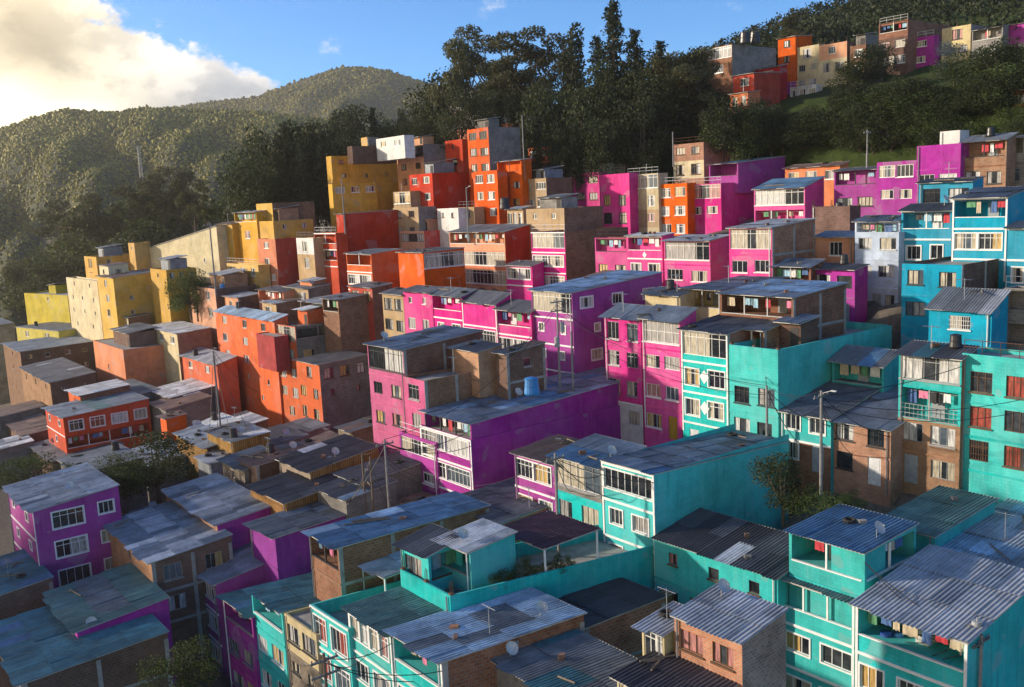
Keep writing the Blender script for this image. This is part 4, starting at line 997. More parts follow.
def leaves_mesh(name, C, size, mat, rng, aspect=.6, droop=0.0):
    """C: N x 3 leaf-spray centres; each becomes a small bent card of two faces"""
    n = len(C); a = rng.normal(size=(n,3)); a /= np.linalg.norm(a,axis=1)[:,None]
    b = rng.normal(size=(n,3)); b -= (b*a).sum(1)[:,None]*a; b /= np.linalg.norm(b,axis=1)[:,None]
    a[:,2] -= droop; s = size*(.6+.8*rng.rand(n))[:,None]; c = np.cross(a, b)
    A, Bv = a*s, b*s*aspect
    V = np.stack([C-A, C+Bv+c*s*.15, C+A, C-Bv+c*s*.15], 1).reshape(-1,3)
    idx = np.arange(n)*4
    Fc = np.concatenate([np.stack([idx, idx+1, idx+2],1), np.stack([idx, idx+2, idx+3],1)])
    me = bpy.data.meshes.new(name); me.from_pydata(V.tolist(), [], Fc.tolist()); me.materials.append(mat); return me
def blob_points(rng, clumps, n):
    """clumps: list of (centre, radii); points lie mostly in the outer part of each clump"""
    w = np.array([r[0]*r[1]+r[0]*r[2] for _, r in clumps]); k = rng.choice(len(clumps), n, p=w/w.sum())
    d = rng.normal(size=(n,3)); d /= np.linalg.norm(d,axis=1)[:,None]; rr = (.45+.6*rng.rand(n)**.7)[:,None]
    Cc = np.array([c for c, _ in clumps])[k]; Rr = np.array([r for _, r in clumps])[k]
    return Cc + d*rr*Rr
def crown_mass(name, P3, rad, mat, rng):
    """many small jittered crowns (20 faces each) in one mesh: a wood seen from far off"""
    g = (1+5**.5)/2; B0 = np.array([(-1,g,0),(1,g,0),(-1,-g,0),(1,-g,0),(0,-1,g),(0,1,g),(0,-1,-g),(0,1,-g),(g,0,-1),(g,0,1),(-g,0,-1),(-g,0,1)])/1.9
    F0 = np.array([(0,11,5),(0,5,1),(0,1,7),(0,7,10),(0,10,11),(1,5,9),(5,11,4),(11,10,2),(10,7,6),(7,1,8),(3,9,4),(3,4,2),(3,2,6),(3,6,8),(3,8,9),(4,9,5),(2,4,11),(6,2,10),(8,6,7),(9,8,1)])
    n = len(P3); J = B0[None]*(.6+.75*rng.rand(n,12,1)); sc = rad[:,None,None]*np.stack([np.ones(n), np.ones(n), .8+.7*rng.rand(n)],1)[:,None,:]
    V = (J*sc+P3[:,None,:]).reshape(-1,3); Fc = (F0[None]+12*np.arange(n)[:,None,None]).reshape(-1,3)
    me = bpy.data.meshes.new(name); me.from_pydata(V.tolist(), [], Fc.tolist()); me.polygons.foreach_set('use_smooth', np.ones(len(Fc), dtype=bool)); me.materials.append(mat); return me
PROTO = {}
def proto(kind):
    """unit-height tree of one kind: (crown mesh, trunk mesh)"""
    if kind in PROTO: return PROTO[kind]
    base, var = kind.rsplit('_', 1); rng = np.random.RandomState(sum(map(ord, kind))*7+int(var)); rd = random.Random(int(var)*31+len(base))
    T = MB()
    if base == 'conifer':
        pts = []
        T.bar((0,0,-.03), (0,0,.97), .018, r2=.003)
        for i in range(26):
            z = .12+.86*i/26; r = .21*(1-z)**.75*(.65+.6*rd.random())+.012; nb = 7
            for k in range(nb):
                a = rd.random()*6.28; rr = r*(.6+.5*rd.random())
                T.bar((0,0,z), (rr*math.cos(a), rr*math.sin(a), z-.02), .004, n=4, r2=.001) if k < 3 else None
                m = int(9+110*rr)
                t = rng.rand(m)**.7
                pts.append(np.stack([rr*t*np.cos(a)+rng.normal(0,.012,m), rr*t*np.sin(a)+rng.normal(0,.012,m), z-.05*t**2*(1 if i < 20 else 0)+.03*t+rng.normal(0,.008,m)],1))
        C = np.concatenate(pts); crown = leaves_mesh('crown', C, .014, leafmat('needles_dark', (.012,.022,.012), (.04,.055,.025)), rng, .45)
    elif base == 'eucalypt':
        T.bar((0,0,-.03), (.01,.0,.55), .016, r2=.010); cl = []
        n = 11
        for i in range(n):
            a = rd.random()*6.28; z = .48+.47*i/n; r = .05+.17*rd.random()*(1.15-abs(z-.72))
            p = Vector((r*math.cos(a), r*math.sin(a), z)); T.bar((.01,0,max(.3,z-.22)), p, .007, n=5, r2=.002)
            s = .045+.04*rd.random(); cl.append((tuple(p), (s*1.15, s*1.15, s*.8)))
        C = blob_points(rng, cl, 3600); crown = leaves_mesh('crown', C, .0115, leafmat('leaves_gum', (.035,.042,.02), (.13,.125,.055)), rng, .5, .4)
    elif base == 'column':
        T.bar((0,0,-.03), (0,0,.7), .016, r2=.006); cl = []
        for i in range(16):
            a = rd.random()*6.28; z = .16+.78*i/16; r = .09*rd.random()*(1.2-z); s = (.11*(1.1-z*.75))*(.7+.6*rd.random()); cl.append(((r*math.cos(a), r*math.sin(a), z), (s, s, s*1.5)))
        C = blob_points(rng, cl, 4200); crown = leaves_mesh('crown', C, .0135, leafmat('leaves_cypress', (.014,.024,.012), (.05,.06,.03)), rng, .5, .3)
    elif base == 'spray':
        T.bar((0,0,-.03), (0,0,.45), .02, r2=.01); cl = []
        for i in range(14):
            a = rd.random()*6.28; r = .25*rd.random(); z = .25+.65*rd.random(); s = .13*(.7+.6*rd.random()); p = (r*math.cos(a), r*math.sin(a), z)
            T.bar((0,0,.3), p, .008, n=4, r2=.002); cl.append((p, (s, s, s)))
        C = blob_points(rng, cl, 3000); crown = leaves_mesh('crown', C, .016, leafmat('leaves_bluegrey', (.06,.10,.12), (.17,.23,.25)), rng, .35, .2)
    else:   # round, bush
        T.bar((0,0,-.04), (0,0,.4), .028, r2=.014); cl = []; n = 17
        lo = .2 if base == 'round' else .1
        for i in range(n):
            a = rd.random()*6.28; r = (.30 if base == 'round' else .42)*math.sqrt(rd.random()); z = lo+.14+(.66-lo*.2)*rd.random()*(1-.5*(r/.42)**2); s = .12+.09*rd.random(); p = (r*math.cos(a), r*math.sin(a), z)
            T.bar((0,0,.25), p, .010, n=5, r2=.003); cl.append((p, (s, s, s*.85)))
        dark = leafmat('leaves_dark', (.018,.029,.011), (.065,.078,.028)); lite = leafmat('leaves_bush', (.03,.055,.014), (.10,.13,.035))
        C = blob_points(rng, cl, 5000); crown = leaves_mesh('crown', C, .0145, dark if base == 'round' else lite, rng, .6)
    tm = T.build('trunk', bark()); tmesh = tm.data; bpy.data.objects.remove(tm)
    PROTO[kind] = (crown, tmesh); return PROTO[kind]
TN = {'conifer': 'conifer_tree', 'eucalypt': 'eucalyptus_tree', 'column': 'cypress_tree', 'spray': 'silver_tree', 'round': 'broadleaf_tree', 'bush': 'bush'}
def tree(kind, px, pyb, pyt, d, label, group=None, wide=1.0, name=None, cat=None, rot=None, fix=False):
    if d > 100 and not fix:
        d0 = d*.9
        while d0 > d*.6 and (lambda p: p.z < terrain(p.x, p.y))(unproj(px, pyb, d0)): d0 -= 2
        d = hit(px, pyb, d0) or d
    Bp = unproj(px, pyb, d); top = unproj(px, pyt, d)
    Bp.x, Bp.y = top.x, top.y; h = top.z-Bp.z
    if d > 100 and Bp.z > terrain(top.x, top.y)+.3: Bp.z = max(terrain(top.x, top.y), Bp.z-h*.6); wide *= h/(top.z-Bp.z); h = top.z-Bp.z
    cr, tr = proto(kind); base = kind.rsplit('_', 1)[0]
    o = empty(name or TN[base], Bp, rot if rot is not None else random.random()*6.28)
    o.scale = (h*wide, h*wide, h)
    tag(o, label, cat or ('bush' if base == 'bush' else 'tree'), group)
    for nm, me in (('trunk', tr), ('crown', cr)):
        c = bpy.data.objects.new(nm, me); COL.objects.link(c); c.parent = o
    return o
ground()
# ------------------------------------------------------------------ things lying on the roofs
def water_tank(p, s=1.0, c=(.03,.14,.38), label='blue water tank on a roof', group='water tanks on the roofs', th=0):
    o = empty('water_tank', p, th); tag(o, label, 'water tank', group)
    q = MB(); n = 16; prof = [(0,.0),(.5,.0),(.52,.1),(.47,.5),(.45,.53),(.47,.56),(.43,1.0)]
    prev = None
    for r, z in prof:
        ring = [(s*r*math.cos(2*math.pi*i/n), s*r*math.sin(2*math.pi*i/n), s*z) for i in range(n)]
        if prev:
            for i in range(n): q.quad(prev[i], prev[(i+1)%n], ring[(i+1)%n], ring[i])
        prev = ring
    m = plain('tank_%d' % int(c[2]*100), c, .4, 0, .15)
    q.build('barrel', m, o)
    q = MB(); 
    for r0, z0, r1, z1 in ((.47,1.0,.47,1.06),(.47,1.06,.2,1.14),(.2,1.14,.001,1.15)):
        for i in range(n):
            a, b = 2*math.pi*i/n, 2*math.pi*(i+1)/n
            q.quad((s*r0*math.cos(a),s*r0*math.sin(a),s*z0),(s*r0*math.cos(b),s*r0*math.sin(b),s*z0),(s*r1*math.cos(b),s*r1*math.sin(b),s*z1),(s*r1*math.cos(a),s*r1*math.sin(a),s*z1))
    q.build('lid', m, o); return o
def dish(p, th):
    o = empty('satellite_dish', p, th); tag(o, 'small grey satellite dish on a sheet roof', 'satellite dish', 'satellite dishes on the roofs')
    q = MB(); c = Vector((0,-.1,.55)); ax = Vector((0,-.8,.6)); u = Vector((1,0,0)); v = ax.cross(u); prev = None
    for k in range(5):
        r = .38*k/4; dpt = .12*(k/4)**2
        ring = [c+ax*dpt+(u*math.cos(2*math.pi*i/14)+v*math.sin(2*math.pi*i/14))*r for i in range(14)]
        if prev:
            for i in range(14): q.quad(prev[i], prev[(i+1)%14], ring[(i+1)%14], ring[i])
        prev = ring
    q.build('reflector', plain('dish_grey', (.55,.55,.54), .5), o)
    q = MB(); q.bar((0,0,-.05),(0,0,.5),.03); q.bar((0,0,.5),c,.025); q.build('mast', metal(), o)
    q = MB(); q.bar(c+v*-.3, c+ax*.42, .012, n=4); q.box(-.04,c.y+ax.y*.42-.04,c.z+ax.z*.42-.04,.04,c.y+ax.y*.42+.04,c.z+ax.z*.42+.04); q.build('feed_arm', metal(), o)
cnt = 0
for p, d, r, th in ROOF_ITEMS:
    cnt += 1
    if r < .04: water_tank(p, .8, (.02,.02,.025), 'black water tank on a roof', th=th)
    elif r < .06: water_tank(p, .8, (.3,.32,.34), 'grey water tank on a roof', th=th)
    elif r < .13: dish(p, th)
    elif r < .5:
        q = MB(); a = r*60; L = .5+1.1*((r*97)%1)
        q.bar((-L*math.cos(a),-L*math.sin(a),.05),(L*math.cos(a),L*math.sin(a),.06),.06,n=4)
        if r > .3: q.bar((-L*.7,.3,.06),(L*.8,.5,.08),.05,n=4)
        o = q.build('timber', plain('old_timber', (.22,.17,.12), .9)); o.location = p; tag(o, 'old timber lying across a sheet roof', 'timber', 'old timbers lying on the roofs')
    elif r < .62:
        q = MB(); n = 12; R0, r0 = .3, .1
        for i in range(n):
            for j in range(6):
                def tp(i, j): a, b = 2*math.pi*i/n, 2*math.pi*j/6; return ((R0+r0*math.cos(b))*math.cos(a), (R0+r0*math.cos(b))*math.sin(a), r0+r0*math.sin(b))
                q.quad(tp(i,j), tp(i+1,j), tp(i+1,j+1), tp(i,j+1))
        o = q.build('old_tyre', plain('tyre_rubber', (.02,.02,.02), .9), smooth=True); o.location = p; tag(o, 'old tyre weighing down a sheet roof', 'tyre', 'old tyres on the roofs')
    else:
        q = MB(); rr = random.Random(int(r*1e6))
        for v in range(1): 
            sx, sy, sz = .13+.13*rr.random(), .08+.1*rr.random(), .06+.07*rr.random()
            pts = [(x*sx*(.7+.5*rr.random()), y*sy*(.7+.5*rr.random()), z*sz*2*(.8+.4*rr.random())) for z in (0,1) for y in (-1,1) for x in (-1,1)]
            b0 = len(q.v); q.v += pts
            for f in ((0,2,3,1),(4,5,7,6),(0,1,5,4),(1,3,7,5),(3,2,6,7),(2,0,4,6)): q.f.append(tuple(b0+i for i in f)); q.m.append(0)
        o = q.build('roof_stone', P(rr.choice(['brick','block','dbrick']))); o.location = p; tag(o, 'loose stone weighing down a sheet roof', 'stone', 'stones holding down the roof sheets')
water_tank(unproj(532, 394, 66), 1.05, (.03,.2,.5), 'bright blue water tank on the blue roof above the purple wall', None)
water_tank(unproj(224, 293, 154), 1.35, (.03,.22,.5), 'blue water tank behind the peach house with a brown side', None)
water_tank(unproj(745, 43.5, 163), 1.7, (.03,.03,.035), 'left of two dark tanks on the tall plank house', 'tanks on the tall plank house')
water_tank(unproj(755, 43, 164), 1.7, (.03,.03,.035), 'right of two dark tanks on the tall plank house', 'tanks on the tall plank house')
water_tank(unproj(505, 209, 124), 1.3, (.02,.02,.025), 'black tank on the tan loft right of the peach terraces', None)

# ------------------------------------------------------------------ poles and cables
def pole(px, pyb, pyt, d, label, arms=1, wood=False, lamp=False, lean=0):
    b = unproj(px, pyb, d); t = unproj(px+lean, pyt, d); hgt = t.z-b.z
    o = empty('utility_pole', b, THETA); tag(o, label, 'pole', 'poles between the houses')
    m = plain('pole_timber', (.16,.12,.09), .9) if wood else plain('pole_concrete', (.25,.24,.23), .9)
    q = MB(); q.bar((0,0,-3), (0,0,hgt), .12, r2=.08, n=8); q.build('post', m, o)
    for k in range(arms):
        q = MB(); z = hgt-.4-.8*k; q.box(-.8,-.05,z-.05,.8,.05,z+.05)
        for x in (-.7,-.25,.25,.7): q.bar((x,0,z+.05),(x,0,z+.2),.04,n=6)
        q.build('crossarm', plain('arm_steel', (.2,.2,.2), .6, .5), o)
    if lamp:
        q = MB(); q.bar((0,0,hgt-.2),(0,-.8,hgt+.1),.025); q.box(-.08,-1.1,hgt+.05,.08,-.75,hgt+.13); q.build('lamp_head', plain('lamp_grey', (.5,.5,.5)), o)
    return o, Vector((b.x, b.y, t.z))
def transformer(o, z, n=1):
    for k in range(n):
        q = MB(); zz = z-1.3*k; x = .32 if k % 2 == 0 else -.32
        q.bar((x,-.2,zz-.45),(x,-.2,zz+.45),.24,n=12); q.bar((x,-.2,zz+.45),(x,-.2,zz+.62),.05,n=6)
        q.build('transformer', plain('transformer_grey', (.33,.35,.36), .5), o)
def cable(a, b, sag, label, r=.022, group='cables strung between the poles'):
    q = MB(); n = 14; prev = None
    for i in range(n+1):
        t = i/n; p = a.lerp(b, t); p.z -= sag*4*t*(1-t)
        if prev is not None: q.bar(prev, p, r, n=4)
        prev = p
    org = Vector(a)
    q.v = [tuple(Vector(v)-org) for v in q.v]
    o = q.build('power_cable', plain('cable_black', (.015,.015,.017), .6)); o.location = org; tag(o, label, 'cable', group)
pR, tR = pole(967, 720, 618, 46, 'grey pole with a crossarm in front of the furnished turquoise terrace', 2); transformer(pR, 4.6, 1)
pS, tS = pole(979, 722, 628, 45.5, 'thinner pole just right of the crossarm pole at the turquoise terrace', 1)
pA, tA = pole(821, 470, 388, 62, 'leaning street pole in front of the low turquoise house', 1, lamp=True, lean=-3)
pB, tB = pole(767, 436, 384, 71, 'slim pole before the turquoise house with a blue window', 0)
pC, tC = pole(560, 384, 296, 86, 'tall pole crowded with boxes in front of the magenta four-storey house', 2); transformer(pC, 5.2, 2)
pD, tD = pole(573, 383, 330, 85, 'thin pole right of the crowded pole', 0)
pE, tE = pole(390, 520, 436, 76, 'tallest of three poles at the foot of the tall pink house', 1)
pF, tF = pole(373, 500, 455, 77, 'short wooden pole left of the tallest pole by the tall pink house', 0, wood=True)
pG, tG = pole(365, 498, 452, 78, 'outermost short wooden pole among the shacks under the tall pink house', 0, wood=True)
pH, tH = pole(219, 412, 349, 103, 'thin grey pole before the low orange house with a white patched roof', 0)
pI, tI = pole(867, 172, 130, 118, 'thin pole behind the magenta houses at the foot of the wooded slope', 1)
pJ, tJ = pole(673, 146, 132, 140, 'short pole on the orange brick house holding the long cable', 0)
pK, tK = pole(468, 222, 187, 134, 'slim street lamp pole left of the orange houses', 0, lamp=True)
pL, tL = pole(524, 160, 116, 145, 'thin dark pole right of the tall orange house', 0)
pM, tM = pole(558, 526, 540-90, 63, 'dark pole before the magenta house with a framed corner window', 1)
pN, tN = pole(214, 272, 222, 122, 'tall pale pole right of the big yellow gable', 1)
pO, tO = pole(344, 214, 178, 142, 'thin grey pole by the planted ochre house', 0)
pQ, tQ = pole(329, 720, 648, 50, 'dark pole with fittings before the turquoise front with brown windows', 2, wood=True)
cable(tL, tJ, 1.2, 'long cable crossing in front of the dark forest to the short pole', .03)
cable(tJ, unproj(1010, 141, 135), 1.5, 'cable running right from the short pole above the wooded slope', .03)
cable(tA, tB, .6, 'cable from the leaning street pole to the slim pole')
cable(tB, tC+Vector((0,0,-1.5)), 1.0, 'cable across the turquoise and pink fronts')
cable(tB+Vector((0,0,-.7)), unproj(605, 352, 84), .8, 'lower cable across the turquoise and pink fronts')
cable(tA+Vector((0,0,-.6)), unproj(1020, 400, 59), .7, 'cable across the brick ground floor and the balcony')
cable(tA+Vector((0,0,-1.0)), unproj(1020, 412, 59), .8, 'second cable across the brick ground floor and the balcony')
cable(unproj(850, 285, 92), unproj(985, 262, 84), .5, 'slanting cable before the pale blue house')
cable(tE, tC+Vector((0,0,-1)), 2.0, 'cable from the tallest pole up past the brick annex')
for k in range(6):
    cable(tE+Vector((0,0,-.35*k)), unproj(404+3*k, 448+7*k, 78), .25, 'service wire from the tallest pole to the magenta fronts', .018, 'service wires at the tallest pole')
cable(tE, tG, .4, 'wire from the tallest pole to the wooden poles')
cable(tR, unproj(860, 612, 50), .5, 'wire along the parapet of the furnished terrace')
cable(tR+Vector((0,0,-.6)), unproj(858, 630, 50), .5, 'lower wire along the parapet of the furnished terrace')
cable(tM, unproj(475, 486, 72), .5, 'wire from the dark pole across the purple wall')
cable(tQ, unproj(300, 665, 56), .3, 'wire from the dark fitted pole to the cream house')
cable(tH, unproj(258, 392, 112), .6, 'wire from the thin grey pole to the long orange house')
cable(tI, unproj(955, 128, 124), .8, 'cable above the magenta houses')

# ------------------------------------------------------------------ trees
G1 = 'dark trees of the forest belt behind the houses'
tree('conifer_1', 612, 176, -1, 168, 'tallest dark conifer on the skyline', wide=1.05)
tree('conifer_2', 634, 168, 27, 170, 'pointed conifer right of the tallest one', wide=.9)
tree('conifer_3', 660, 165, 39, 172, 'shorter conifer on the skyline towards the plank house')
tree('conifer_1', 596, 168, 34, 172, 'conifer left of and half behind the tallest one', wide=.9)
tree('column_1', 575, 168, 18, 172, 'slender cypress-like tree left of the tallest conifer')
tree('column_2', 566, 172, 30, 176, 'second slender tree with a thin top beside the gum trees')
EU = [(462, 36), (484, 24), (508, 21), (531, 32), (546, 60), (472, 56), (498, 50), (688, 42), (674, 48), (700, 62), (520, 52)]
for i, (x, y) in enumerate(EU):
    tree('eucalypt_%d' % (i % 4+1), x, 150+random.randint(0,14), y, 172+random.random()*12, 'tall airy gum tree with round clumps of leaves on the skyline', 'gum trees on the skyline', wide=1.15+.3*random.random())
for i, (x, yb, yt, d) in enumerate([(430,160,94,180),(445,168,80,172),(415,165,100,185),(400,160,104,190),(388,158,110,190),(372,160,106,190),(355,165,104,185),(340,170,118,180),(325,175,112,178),(310,190,118,176),(296,200,116,172),
      (284,205,120,168),(270,215,124,166),(258,210,142,164),(246,215,146,160),(320,200,140,160),(345,170,128,165),(300,205,140,158),(425,150,118,165),(455,140,92,170),(480,128,84,172),(498,136,88,172),(520,140,80,170),(380,148,124,165),(405,140,122,165),
      (540,165,92,166),(556,170,76,164),(575,172,84,160),(592,175,90,158),(610,178,84,156),(628,180,96,158),(645,178,76,160),(662,172,70,162),(678,160,66,164),(694,158,76,162),(708,150,84,160),(720,152,92,158),(640,170,106,150),(600,170,112,152),(575,165,118,152),(560,162,120,154),(536,158,112,156),(618,160,60,170),(648,160,58,172),(590,160,64,172),(700,140,54,175)]):
    k = ['round_1','round_2','round_3','column_3','round_4','conifer_2'][i % 6]
    tree(k, x, yb, yt, d+(22 if x < 450 else 0), 'dark crowded tree of the forest belt behind the houses', G1, fix=True, wide=(.95+.4*random.random()) if k[0] == 'r' else 1.3)
# lower left wood, lit from the side
for i, (x, yb, yt, d) in enumerate([(20,330,255,218),(45,320,228,213),(60,300,205,218),(78,292,196,216),(95,290,190,214),(112,285,186,212),(128,280,178,210),(145,262,172,210),(160,250,170,208),(175,240,164,206),(190,228,176,204),(10,330,270,203),(35,335,262,200),(70,285,230,208),(100,275,215,208),(125,258,204,206),(205,225,192,198),(222,215,186,200),(240,205,176,200),(-5,335,280,198),(150,245,196,200)]):
    k = ['eucalypt_2','bush_2','eucalypt_3','eucalypt_4','eucalypt_1','bush_1'][i % 6]
    tree(k, x, yb, yt, d, 'olive brown tree of the wood behind the yellow houses', 'trees of the wood behind the yellow houses', wide=1.25+.4*random.random())
# wooded slope on the right
for i, (x, yb, yt, d) in enumerate([(742,112,96,150),(760,118,96,150),(865,92,40,165),(880,114,78,162),(853,100,60,160),(838,148,114,155),(825,141,107,150),(848,128,86,146),(868,130,84,144),(888,130,80,146),(905,128,78,148),(922,126,78,150),(925,119,83,168),(975,96,40,162),(990,100,36,160),(1005,104,44,158),(1018,112,52,156),(985,124,70,150),(965,126,84,146),(945,128,84,146),(1000,128,78,146),(1020,132,96,140),(836,146,110,138),(940,140,104,140),(915,140,100,140),(880,150,112,136),(895,148,112,136),(860,152,118,134),(815,143,109,170),(848,126,89,145),(930,138,100,145),(1009,123,88,145),(841,154,111,145),(912,126,87,145),(861,163,121,145),(827,148,105,145),(918,119,78,145),(926,143,102,145),(881,119,83,145),(1021,158,115,145),(988,129,82,145),(944,151,108,145),(948,137,98,145),(847,139,105,145),(750,145,97,145),(871,154,103,145),(969,158,114,145),(939,130,82,145),(869,126,81,145),(951,169,117,145),(892,161,110,145),(845,149,115,145),(849,121,77,145),(818,144,110,145),(874,161,117,145),(806,163,116,145),(955,126,88,145),(856,133,94,145),(897,140,106,145),(914,120,78,145),(876,143,106,145),(952,130,83,145),(834,144,110,145),(756,139,101,145),(726,120,96,156),(768,146,104,140),(735,132,100,143),(812,146,112,142)]):
    k = ['round_1','bush_1','round_3','bush_2','round_4'][i % 5]
    tree(k, x, yb, yt, d, 'dark leafy tree on the wooded slope under the upper houses', 'trees on the wooded slope', wide=1.2+.4*random.random(), name='broadleaf_tree', cat='tree')
for x, yb, yt in ((733,142,94),(746,144,99),(758,146,103),(771,146,106),(783,148,112),(722,140,92)):
    tree(['round_1','bush_2','round_3'][x % 3], x, yb, yt, 142, 'dark tree below the red houses of the crest', 'dark trees below the red houses of the crest', wide=1.35, name='broadleaf_tree', cat='tree', fix=True)
tree('spray_1', 955, 92, 42, 156, 'silvery blue-grey tree below the cream railed house', wide=1.1)
tree('bush_3', 831, 148, 112, 135, 'yellow green shrub lit at the foot of the wooded slope', wide=1.0)
tree('bush_1', 800, 162, 146, 132, 'low leafy shrub with pale flowers behind the blue sheet roof')
tree('bush_2', 772, 152, 118, 138, 'round light green shrub left of the flowering shrub')
tree('bush_3', 645, 170, 146, 140, 'light green shrub left of the orange brick house')
tree('bush_1', 700, 140, 118, 146, 'shrub on the grass above the orange brick house', wide=1.5)
tree('bush_2', 745, 145, 128, 142, 'spreading shrub on the grass bank right of the orange brick house', wide=1.6)
for i, (x, y) in enumerate([(786, 18), (793, 12), (800, 24)]):
    tree('eucalypt_%d' % (i+1), x, 60, y, 200, 'thin skyline tree above the orange red house', 'thin skyline trees above the orange red house', wide=1.2)
# trees among the houses
tree('round_2', 152, 506, 436, 92, 'brown green tree filling the hollow between the shacks', wide=1.5)
tree('bush_3', 120, 500, 452, 90, 'low bush left of the tree in the hollow', wide=1.5)
tree('bush_1', 30, 492, 446, 92, 'dark bush below the whitish shack roof at the left edge', wide=1.6)
tree('round_1', 783, 528, 458, 60, 'dark bushy tree against the teal side wall', wide=1.15, name='broadleaf_tree')
tree('bush_2', 822, 520, 480, 58.5, 'dark bush right of the bushy tree by the teal wall', wide=1.6)
tree('bush_2', 850, 512, 488, 58.2, 'low dark bush on the bank before the brick house', wide=1.8)
tree('bush_1', 178, 700, 630, 62, 'dark bush in the gap left of the magenta gable house', wide=1.1)
tree('bush_3', 193, 300, 266, 156, 'dark bush beside the tall yellow house with stepped end', fix=True, wide=1.3)
tree('bush_1', 186, 298, 264, 155, 'small dark bush right of the long ochre side wall', fix=True, wide=1.3)
tree('bush_3', 908, 150, 139, 121, 'roof garden plant with red flowers behind the long cream window row', wide=1.3)

# ------------------------------------------------------------------ distant hills
def hill(name, label, crest, D, D0, z0, mat, seed, ntree, tsize, tl, c1=(.045,.06,.012), c2=(.30,.255,.05)):
    """a ridge: crest gives (column, row) of its skyline, D its distance; the near side comes down to z0 at D0"""
    rng = np.random.RandomState(seed)
    nx, ny = 120, 46; xs = np.linspace(crest[0][0], crest[-1][0], nx); cr = np.interp(xs, [c[0] for c in crest], [c[1] for c in crest])
    def pos(i, t):
        top = unproj(xs[i], cr[i], D); k = top-CAM; dirh = Vector((k.x, k.y, 0)).normalized(); rad = math.hypot(k.x, k.y)
        r = D0+(rad-D0)*t; f = t if t <= 1 else 2-t
        zz = z0+(top.z-z0)*(f**1.15) + 7*math.sin(xs[i]*.045+t*9)*math.sin(t*math.pi if t < 1 else 0)*(D/1000) + 4*math.sin(xs[i]*.11-t*17)*math.sin(t*math.pi if t < 1 else 0)*(D/1000)
        return (dirh.x*r, dirh.y*r, zz)
    ts = list(np.linspace(0, 1, ny))+[1.1, 1.3, 1.6]
    V = [pos(i, t) for t in ts for i in range(nx)]; Fc = []
    for j in range(len(ts)-1):
        for i in range(nx-1): a = j*nx+i; Fc.append((a, a+1, a+nx+1, a+nx))
    me = bpy.data.meshes.new(name); me.from_pydata(V, [], Fc); me.polygons.foreach_set('use_smooth', np.ones(len(Fc), dtype=bool)); me.materials.append(mat)
    o = bpy.data.objects.new(name, me); COL.objects.link(o); tag(o, kind='structure')
    # the wood covering it: small crowns of loose leaf cards
    P_ = np.array(V).reshape(len(ts), nx, 3); C = []; RR = []
    for k in range(ntree):
        u = rng.rand()*(nx-1.01); t = (rng.rand()**.62)*(ny+.3)
        if t > len(ts)-1.01: continue
        i, j = int(u), int(t); a, b = u-i, t-j
        p = (P_[j,i]*(1-a)+P_[j,i+1]*a)*(1-b)+(P_[j+1,i]*(1-a)+P_[j+1,i+1]*a)*b
        s = tsize*math.hypot(p[0], p[1])*(.5+.8*rng.rand()**2); C.append(p+np.array([0,0,s*.35])); RR.append(s)
    fm = crown_mass('far_wood', np.array(C), np.array(RR), leafmat('far_leaves_%d' % seed, c1, c2, .3, .1), rng)
    fo = bpy.data.objects.new('forest', fm); COL.objects.link(fo); tag(fo, tl, kind='stuff')
    Cn = np.repeat(np.array(C), 4, axis=0); Rn = np.repeat(np.array(RR), 4); dv = rng.normal(size=Cn.shape); dv /= np.linalg.norm(dv, axis=1)[:,None]; dv[:,2] = np.abs(dv[:,2])
    lm = leaves_mesh('far_sprays', Cn+dv*Rn[:,None]*.95, float(np.mean(RR))*.42, leafmat('far_leaves_%d' % seed, c1, c2, .3, .1), rng, .7)
    lo = bpy.data.objects.new('forest_sprays', lm); COL.objects.link(lo); lo.parent = fo
gm, n_, b_ = newmat('hill_scrub'); ob = n_.nodes.new('ShaderNodeTexCoord').outputs['Object']
n1 = noise(n_, ob, .012, 8, .7); n2 = noise(n_, ob, .1, 5, .7)
n_.links.new(mix(n_, ramp(n_, n2, [(.3,(0,0,0)),(.7,(1,1,1))]), mix(n_, ramp(n_, n1, [(.4,(0,0,0)),(.6,(1,1,1))]), (.018,.026,.009), (.06,.065,.02)), (.035,.042,.014)), b_.inputs['Base Color']); b_.inputs['Roughness'].default_value = 1
hill('hill', '', [(-140,150),(-60,140),(0,130),(30,119),(65,109),(110,113),(150,108),(200,110),(260,112),(330,120),(420,140),(520,170)], 820, 230, CAM_Z-45, gm, 3, 34000, .0016, 'olive brown wood covering the near ridge on the left')
hill('far_hill', '', [(60,140),(150,112),(200,103),(255,97),(290,84),(320,73),(342,67),(365,67),(385,70),(405,76),(450,90),(520,110),(620,140)], 1500, 700, CAM_Z-20, gm, 5, 18000, .0014, 'olive wood on the rounded far hill')
hill('upper_hill', '', [(740,60),(790,38),(820,22),(850,10),(880,2),(920,-12),(1000,-30),(1100,-50)], 330, 205, CAM_Z+26, gm, 9, 9000, .003, 'dark wood on the hill above the upper houses', (.012,.02,.008), (.035,.045,.016))
